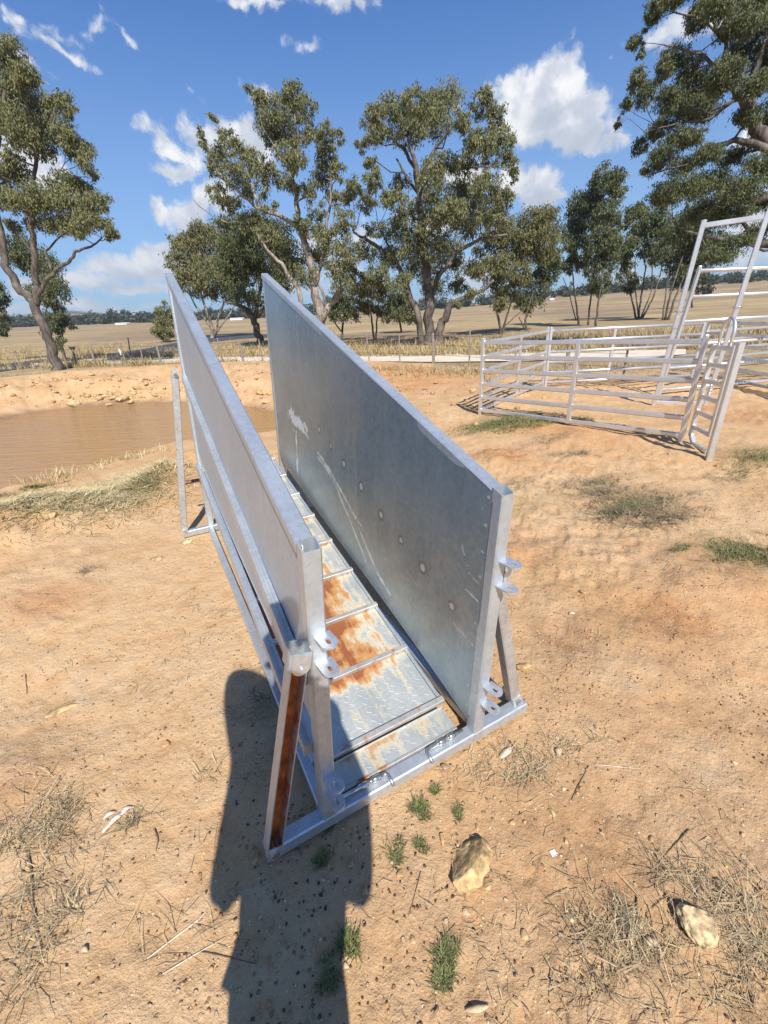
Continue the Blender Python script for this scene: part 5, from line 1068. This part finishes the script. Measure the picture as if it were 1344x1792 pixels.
rock('rock', 'flat pale yellow slab of stone on the sand left of the ramp', 112, 1238, (.062, .034, .03), 307, 'rock_y', .3, None, .5, .5)
rock('rock', 'small flat yellow stone below the left far brace', 278, 977, (.055, .035, .03), 308, 'rock_y', .35)
rock('rock', 'rounded pale stone in front of the left far brace foot', 325, 949, (.045, .04, .035), 309, 'rock_p', .5)
rock('rock', 'small round brown stone with a shadow left of the shadow of a person', 289, 1304, (.017, .014, .016), 310, 'clod', .9, None, .1)
rock('rock', 'brown stone at the tip of the left near base bar', 447, 1500, (.014, .020, .016), 311, 'clod', .8)
rock('rock', 'yellow rock lying in the grass at the dam edge', 93, 903, (.06, .05, .05), 312, 'rock_y', .7)
rock('rock', 'ochre pebble on the sand right of the lower straw on the left', 92, 1645, (.011, .010, .010), 313, 'rock_y', .8)
rock('rock', 'orange pebble at the far right beyond the round pitted rock', 1294, 1675, (.010, .014, .010), 314, 'rock_y', .8)
for i, (a, b, s) in enumerate([(1000, 1608, .012), (918, 1634, .013), (722, 1645, .010), (817, 1598, .012), (1140, 1470, .012), (990, 1472, .010), (1285, 1335, .009), (896, 1440, .012), (835, 1448, .010), (986, 1380, .010), (700, 1530, .012), (640, 1560, .014), (606, 1690, .010), (1300, 1460, .009), (1270, 1515, .010), (565, 1540, .010), (615, 1512, .014)]):
    rock('pebble', 'loose ochre pebble lying on the open sand in the foreground', a, b, (s, s * .8, s * .7), 330 + i, 'rock_y' if i % 3 else 'grit', .7, 'ochre pebbles on the near sand', .25, i, 2, 'pebble')
g = np.random.default_rng(91)
BS = [(126, 700, .17), (154, 692, .10), (170, 684, .13), (180, 676, .12), (190, 676, .15), (200, 675, .17), (206, 682, .13), (213, 679, .15), (176, 674, .10), (222, 684, .10), (232, 679, .09), (240, 681, .10), (247, 670, .09), (256, 672, .08), (261, 675, .10), (186, 690, .11), (196, 696, .09), (206, 692, .12), (216, 700, .10), (228, 697, .09), (98, 664, .12), (104, 661, .10), (82, 676, .11), (96, 686, .08), (118, 684, .08), (205, 660, .07), (161, 657, .08), (131, 660, .09), (236, 664, .08), (250, 662, .08), (22, 680, .13), (10, 690, .10), (140, 677, .08), (230, 690, .07), (88, 660, .08), (192, 684, .08), (60, 692, .09), (270, 690, .08), (455, 690, .09), (465, 705, .07), (415, 668, .06), (470, 674, .07)]
for i, (a, b, s) in enumerate(BS):
    s *= 1.0; rock('bank_stone', 'yellow stone lying on the far bank of the dam', a, b, (s * g.uniform(.8, 1.4), s, s * .8), 400 + i, 'rock_y' if i % 3 else 'rock_p', .75, 'yellow stones on the far dam bank', .25, g.uniform(0, 6), 2, 'stone')
for i, (a, b, s) in enumerate([(827, 683, .07), (952, 698, .05), (1170, 795, .02), (1075, 835, .03), (1185, 822, .02), (1020, 1037, .02), (1255, 815, .02)]):
    rock('field_stone', 'stone on the open orange ground around the sheep yard', a, b, (s, s * .8, s * .7), 460 + i, 'rock_y' if i < 2 else 'clod', .7, 'stones around the sheep yard', .25, i, 2, 'stone')

def tuft(px, py, r, n, L, seed, label, mat='grass_green', group='green grass tufts'):
    r *= .8; L *= .75; n = int(n * .8); P = on_ground(px, py); g = np.random.default_rng(seed); xy = (g.normal(size=(7, 2))[g.integers(0, 7, n)] * .62 + g.normal(size=(n, 2)) * .36) * r; z = gzs(xy + P[:2]) - P[2]
    o = blades_at('grass_tuft', None, xy, L * (.5 + .7 * g.random(n)), np.full(n, .3), M[mat], g, 'grass', .0010, None, z)
    o.location = P; return tag(o, label, 'grass tuft', group)
tuft(733, 1415, .026, 330, .035, 501, 'larger green grass tuft in front of the ramp hinge bar')
tuft(803, 1421, .016, 150, .025, 502, 'small green tuft right of the larger one in front of the ramp')
tuft(690, 1492, .024, 200, .026, 503, 'low green tuft between the ramp bar and the shadow edge'); tuft(735, 1480, .020, 150, .025, 504, 'thin green tuft just above the large yellow rock')
tuft(606, 1640, .022, 330, .038, 505, 'green tuft growing in the shadow at its right edge'); tuft(574, 1712, .022, 280, .032, 506, 'lowest green tuft, inside the shadow near the bottom')
tuft(778, 1700, .030, 520, .036, 507, 'round dense green tuft on sunlit sand below the yellow rock'); tuft(560, 1505, .018, 180, .030, 508, 'green tuft in the shadow just in front of the base bar')
tuft(577, 1452, .012, 90, .03, 509, 'tiny green tuft against the front of the base bar'); tuft(760, 1382, .014, 130, .03, 510, 'green tuft close under the front bar of the ramp')
tuft(1088, 1610, .02, 110, .05, 511, 'upright grey dead tuft in the matted straw', 'straw_grey'); tuft(155, 1000, .04, 90, .08, 512, 'dark dry tuft on the sand by the red patch', 'straw_grey'); tuft(232, 1440, .018, 110, .04, 513, 'dry tuft beside the pale bark strips', 'straw_grey')

def sticks(px, pts, r, label, group=None, mat='stick', name='stick', cat='stick'):
    P = on_ground(*px[0]); V = []
    for q in px:
        w = on_ground(*q); V.append(w - P + (0, 0, r * 1.1))
    mb = MB(); mb.tube(V, [r] * (len(V) - 1) + [r * .5], 6); o = mb.build(name, M[mat], None, True); o.location = P; return tag(o, label, cat, group)
sticks([(46, 1478), (55, 1520), (56, 1570), (62, 1620), (75, 1662)], 0, .0028, 'long grey bent stick lying in the straw at the left edge')
sticks([(272, 1452), (277, 1470), (273, 1490)], 0, .0022, 'short dark curved twig on bare sand left of the shadow')
sticks([(1205, 1452), (1150, 1512)], 0, .0018, 'thin dark twig slanting on the sand right of the ramp')
sticks([(890, 1296), (930, 1345), (965, 1378)], 0, .0020, 'dark twig lying across the dead grass right of the ramp front')
sticks([(1114, 1570), (1116, 1640), (1120, 1675), (1150, 1770)], 0, .0018, 'long dark bent twig through the straw at the lower right')
sticks([(1030, 1340), (1000, 1400)], 0, .0018, 'short dark twig right of the crossing twig')
sticks([(285, 1705), (340, 1672), (395, 1640)], 0, .0016, 'long pale straw stem near the bottom left of the shadow', None, 'bark_strip'); sticks([(258, 1678), (350, 1608), (365, 1590)], 0, .0016, 'pale straw stem just above the long pale one', None, 'bark_strip')
sticks([(1040, 1338), (1120, 1346)], 0, .0014, 'thin pale straw stem lying level right of the ramp', None, 'bark_strip')
sticks([(350, 1665), (450, 1687)], 0, .0015, 'dark stem entering the shadow near the bottom'); sticks([(950, 1580), (1020, 1600)], 0, .0013, 'thin dark stem above the lower right straw')
sticks([(736, 1525), (722, 1580), (714, 1605)], 0, .0012, 'thin upright looking twig left of the large yellow rock'); sticks([(735, 1750), (790, 1770)], 0, .001, 'tiny twig near the bottom edge')
sticks([(45, 1180), (47, 1215)], 0, .002, 'short dark twig on the left sand'); sticks([(1170, 1560), (1130, 1600), (1150, 1640)], 0, .0018, 'forked brown twig left of the round rock')
def strips(px, py, L, w, rz, seed, label, mat='bark_strip', name='bark_strip', cat='bark strip', group=None):
    P = on_ground(px, py); n = 8; V = []; g = np.random.default_rng(seed); k = g.normal(0, .12)
    for i in range(n):
        s = i / (n - 1); ww = w * math.sin(math.pi * (.12 + .8 * s)); x = (s - .5) * L; yb = k * L * math.sin(s * 3); z = .004 + .010 * math.sin(s * 3.1) * (w / .012)
        for q in (-1, 0, 1): V.append((x, yb + q * ww, z + (.25 * ww if q == 0 else 0)))
    m = len(V); V2 = V + [(a, b, c - .0012) for a, b, c in V]; F = []
    for i in range(n - 1):
        for j in (0, 1): a = i * 3 + j; F += [(a, a + 1, a + 4, a + 3), (m + a + 3, m + a + 4, m + a + 1, m + a)]
        a = i * 3; F += [(a, a + 3, m + a + 3, m + a), (a + 2, m + a + 2, m + a + 5, a + 5)]
    F += [(0, m, m + 1, 1), (1, m + 1, m + 2, 2), (m - 3, m - 2, 2 * m - 2, 2 * m - 3), (m - 2, m - 1, 2 * m - 1, 2 * m - 2)]
    o = np_mesh(name, V2, F, M[mat], None, True); o.location = P; o.rotation_euler = (0, 0, rz); return tag(o, label, cat, group)
strips(203, 1438, .075, .010, .95, 1, 'pale curled bark strip, the middle one of three left of the shadow'); strips(192, 1428, .035, .008, .6, 2, 'short pale bark strip left of the longer curled one'); strips(222, 1424, .045, .008, .8, 3, 'pale bark strip right of the longer curled one')
strips(884, 1318, .06, .010, .7, 4, 'pale bent bark strip near the right end of the ramp bar'); strips(1000, 1075, .03, .010, .1, 5, 'pale bark chip on the disturbed earth right of the ramp')
for i, (a, b, L, w, rz) in enumerate([(442, 1208, .035, .010, 1.2), (1137, 1653, .035, .010, .3), (1150, 1640, .03, .009, -.4), (1118, 1628, .03, .009, .2), (1260, 1548, .03, .008, 1.3), (1105, 1598, .025, .009, .8), (780, 1342, .035, .010, -.4), (980, 1318, .035, .009, .9), (1325, 1590, .03, .008, -.2), (835, 1765, .05, .006, .1), (405, 1568, .035, .007, -.6), (150, 1662, .02, .005, -.5)]):
    strips(a, b, L, w, rz, 20 + i, 'curled dead gum leaf lying on the near sand', 'grit' if i % 2 else 'straw_leaf', 'fallen_leaf', 'leaf', 'fallen gum leaves on the near sand')
P = on_ground(968, 1494); mb = MB(); mb.prism([(-.008, -.006), (.007, -.007), (.008, .006), (-.007, .007)], (0, 0, .002), (0, 0, .004), up=(0, 1, 0)); o = mb.build('paper_scrap', M['paper']); o.location = P; o.rotation_euler = (0, 0, .2); tag(o, 'tiny square white paper scrap on bare sand', 'paper scrap')

# ------------------------------------------------------------------ the air
hm = bpy.data.materials.new('haze_air'); hm.use_nodes = True; q = NT(hm.node_tree); pv = q.n('ShaderNodeVolumePrincipled', ins={'Density': .00030, 'Color': (.72, .82, .95, 1), 'Anisotropy': .2}); ho = q.n('ShaderNodeOutputMaterial'); q.link(pv.outputs[0], ho.inputs['Volume'])
mb = MB(); X0, X1, Y0_, Y1_, Z0, Z1 = -3900, 3900, -3900, 3900, -6, 60
mb.add([(X0, Y0_, Z0), (X1, Y0_, Z0), (X1, Y1_, Z0), (X0, Y1_, Z0), (X0, Y0_, Z1), (X1, Y0_, Z1), (X1, Y1_, Z1), (X0, Y1_, Z1)], [(3, 2, 1, 0), (4, 5, 6, 7), (0, 1, 5, 4), (1, 2, 6, 5), (2, 3, 7, 6), (3, 0, 4, 7)])
tag(mb.build('haze', hm), 'thin blue summer haze over the far paddocks and hills', 'haze', kind='stuff')

# ------------------------------------------------------------------ the person who holds the camera (out of frame, throws the long shadow)
M['skin'] = plain('skin', (.42, .25, .18), .55, 0, .08, 20, 0)
M['shirt'] = plain('dark_blue_shirt', (.06, .08, .13), .85, 0, .2, 40, .2)
M['trousers'] = plain('worn_jeans', (.07, .09, .14), .9, 0, .25, 40, .2)
M['hat'] = plain('felt_hat', (.16, .11, .07), .9, 0, .15, 30, .2)
M['boots'] = plain('leather_boots', (.10, .06, .035), .6, 0, .2, 30, .2)
SV = SUND / SUND[2] * -1.0                       # shadow run for one metre of height is SUND_xy / |z|
def lift(px, py, h):                             # the point h metres up whose shadow falls at that spot of the ground
    q = G(px, py); return q - SUND * (h / -SUND[2])
def skin_obj(name, nodes, edges, mat, parent=None, sub=2):
    me = bpy.data.meshes.new(name); me.from_pydata([tuple(map(float, p)) for p, r in nodes], edges, []); o = bpy.data.objects.new(name, me); COL.objects.link(o)
    m = o.modifiers.new('Skin', 'SKIN'); m.use_smooth_shade = True
    for i, (p, r) in enumerate(nodes):
        rr2 = r if hasattr(r, '__len__') else (r, r); me.skin_vertices[0].data[i].radius = rr2; me.skin_vertices[0].data[i].use_root = (i == 0)
    s = o.modifiers.new('Sub', 'SUBSURF'); s.levels = sub; s.render_levels = sub; me.materials.append(mat)
    if parent: o.parent = parent
    return o
FGZ = gz((-.13, -.2))
PH = CAM - FW * .009                              # the phone sits right behind the lens
person = empty('person', (-.12, -.18, FGZ), 0, 'person in shirt and jeans holding up a phone, casting the long shadow on the sand', 'person')
PO = np.array([-.12, -.18, FGZ])
body = [((-.118, -.215, .84), (.118, .095)), ((-.105, -.205, 1.00), (.135, .10)), ((-.108, -.155, 1.22), (.160, .10)), ((-.110, -.105, 1.405), (.085, .07)), ((-.106, -.085, 1.475), .055), ((-.104, -.065, 1.54), (.070, .080)), ((-.100, -.060, 1.61), (.072, .085)), ((-.100, -.070, 1.655), (.045, .055)),
        ((-.365, .025, 1.415), .088), ((-.245, -.16, 1.23), .042), ((-.236, -.378, 1.00), .040), ((-.20, -.20, 1.15), .036), ((-.105, -.085, 1.20), .027),
        ((.035, -.115, 1.365), .060), ((.025, -.24, 1.21), .046), ((.105, -.375, 1.000), .046), ((.110, -.20, 1.13), .035), ((.055, -.075, 1.19), .026),
        ((-.186, -.205, .66), .060), ((-.192, -.135, .42), .042), ((-.180, -.165, .22), .044), ((-.185, -.195, .08), .036), ((-.195, -.085, .035), .034), ((-.200, -.03, .028), .024),
        ((-.050, -.215, .66), .060), ((-.066, -.150, .42), .042), ((-.058, -.180, .22), .050), ((-.055, -.210, .08), .038), ((-.040, -.100, .035), .034), ((-.036, -.045, .028), .024)]
bed = [(0, 1), (1, 2), (2, 3), (3, 4), (4, 5), (5, 6), (6, 7), (2, 8), (8, 9), (9, 10), (10, 11), (11, 12), (2, 13), (13, 14), (14, 15), (15, 16), (16, 17), (0, 18), (18, 19), (19, 20), (20, 21), (21, 22), (22, 23), (0, 24), (24, 25), (25, 26), (26, 27), (27, 28), (28, 29)]
def add_hand(wi, palm, side):
    # side: +1 right hand, -1 left; fingers lie across the back of the phone, thumb on its face
    b = len(body); body.append((palm, (.030, .016))); bed.append((wi, b))
    palm = np.array(palm)
    for k in range(4):
        r0 = palm + UP * (.030 - .020 * k) - RT * side * .006 + FW * .010; L = (.030, .034, .032, .026)[k]; b2 = len(body)
        for s_, fw_ in ((0, 0), (.9, .012), (1.7, .010)): body.append((r0 - RT * side * L * s_ + FW * fw_, .0085 if s_ < 1.5 else .0065))
        bed.extend([(b, b2), (b2, b2 + 1), (b2 + 1, b2 + 2)])
    b2 = len(body); body.append((palm + UP * .020 - FW * .016 - RT * side * .012, .011)); body.append((palm + UP * .042 - FW * .018 - RT * side * .026, .009)); bed.extend([(b, b2), (b2, b2 + 1)])
add_hand(17, PH - UP * .085 + RT * .040 - FW * .014, 1)
add_hand(12, PH - UP * .090 - RT * .070 - FW * .014, -1)
body = [(np.array(p) + (0, 0, FGZ) - PO, r) for p, r in body]
skin_obj('body', body, bed, M['skin'], person)
def clothes(name, idx, ed, mat, grow):
    mp_ = {j: i for i, j in enumerate(idx)}; skin_obj(name, [(body[j][0], tuple(q + grow for q in (body[j][1] if hasattr(body[j][1], '__len__') else (body[j][1],) * 2))) for j in idx], [(mp_[a], mp_[b]) for a, b in ed], M[mat], person)
clothes('shirt', [0, 1, 2, 3, 8, 9, 10, 13, 14, 15], [(0, 1), (1, 2), (2, 3), (2, 8), (8, 9), (9, 10), (2, 13), (13, 14), (14, 15)], 'shirt', .010)
clothes('trousers', [0, 18, 19, 20, 21, 24, 25, 26, 27], [(0, 18), (18, 19), (19, 20), (20, 21), (0, 24), (24, 25), (25, 26), (26, 27)], 'trousers', .009)
clothes('boot', [21, 22, 23], [(21, 22), (22, 23)], 'boots', .011); clothes('boot', [27, 28, 29], [(27, 28), (28, 29)], 'boots', .011)
V, F = blob_verts(5, 1.0, 3, 0); hc = np.array([-.100, -.072, 1.607 + FGZ]) - PO
V = V * np.array([.088, .102, .098]); keepf = [f for f in F if np.mean([V[i][2] for i in f]) > -.02 + .05 * (np.mean([V[i][1] for i in f]) > .03)]
np_mesh('hair', V + hc, keepf, M['dark_steel'], person, True)
mb = MB()
for sx in (-1, 1): mb.tube([hc + (sx * .028, .078, -.032), hc + (sx * .028, .088, -.032)], [.012, .006], 8)
mb.build('eyes', M['paint_white'], person, True); mb = MB(); mb.tube([hc + (0, .08, -.03), hc + (0, .100, -.062), hc + (0, .085, -.070)], [.008, .013, .009], 6); mb.build('nose', M['skin'], person, True)
mb = MB(); mb.tube([hc + (-.024, .076, -.092), hc + (0, .086, -.092), hc + (.024, .076, -.092)], [.003, .006, .003], 6); mb.build('mouth', M['brace_rust'], person, True)
for sx in (-1, 1):
    mb = MB(); mb.tube([hc + (sx * .075, -.005, -.02), hc + (sx * .088, -.012, -.035), hc + (sx * .078, -.004, -.065)], [.008, .016, .007], 6); mb.build('ear', M['skin'], person, True)
pc_ = PH - UP * .052 - RT * .016 - FW * .003; mb = MB(); mb.beam(pc_ - UP * .075, pc_ + UP * .075, .074, .008, up=FW, ch=.002)
phone = empty('phone', tuple(pc_), 0, 'dark phone held up in both hands of the person', 'phone'); mb.v = [tuple(np.array(q) - pc_) for q in mb.v]; mb.build('case', M['dark_steel'], phone)
mb = MB(); q = -FW * .0045; mb.beam(q - UP * .07, q + UP * .07, .068, .001, up=FW, ch=.0002); mb.build('screen', M['sign_back'], phone)
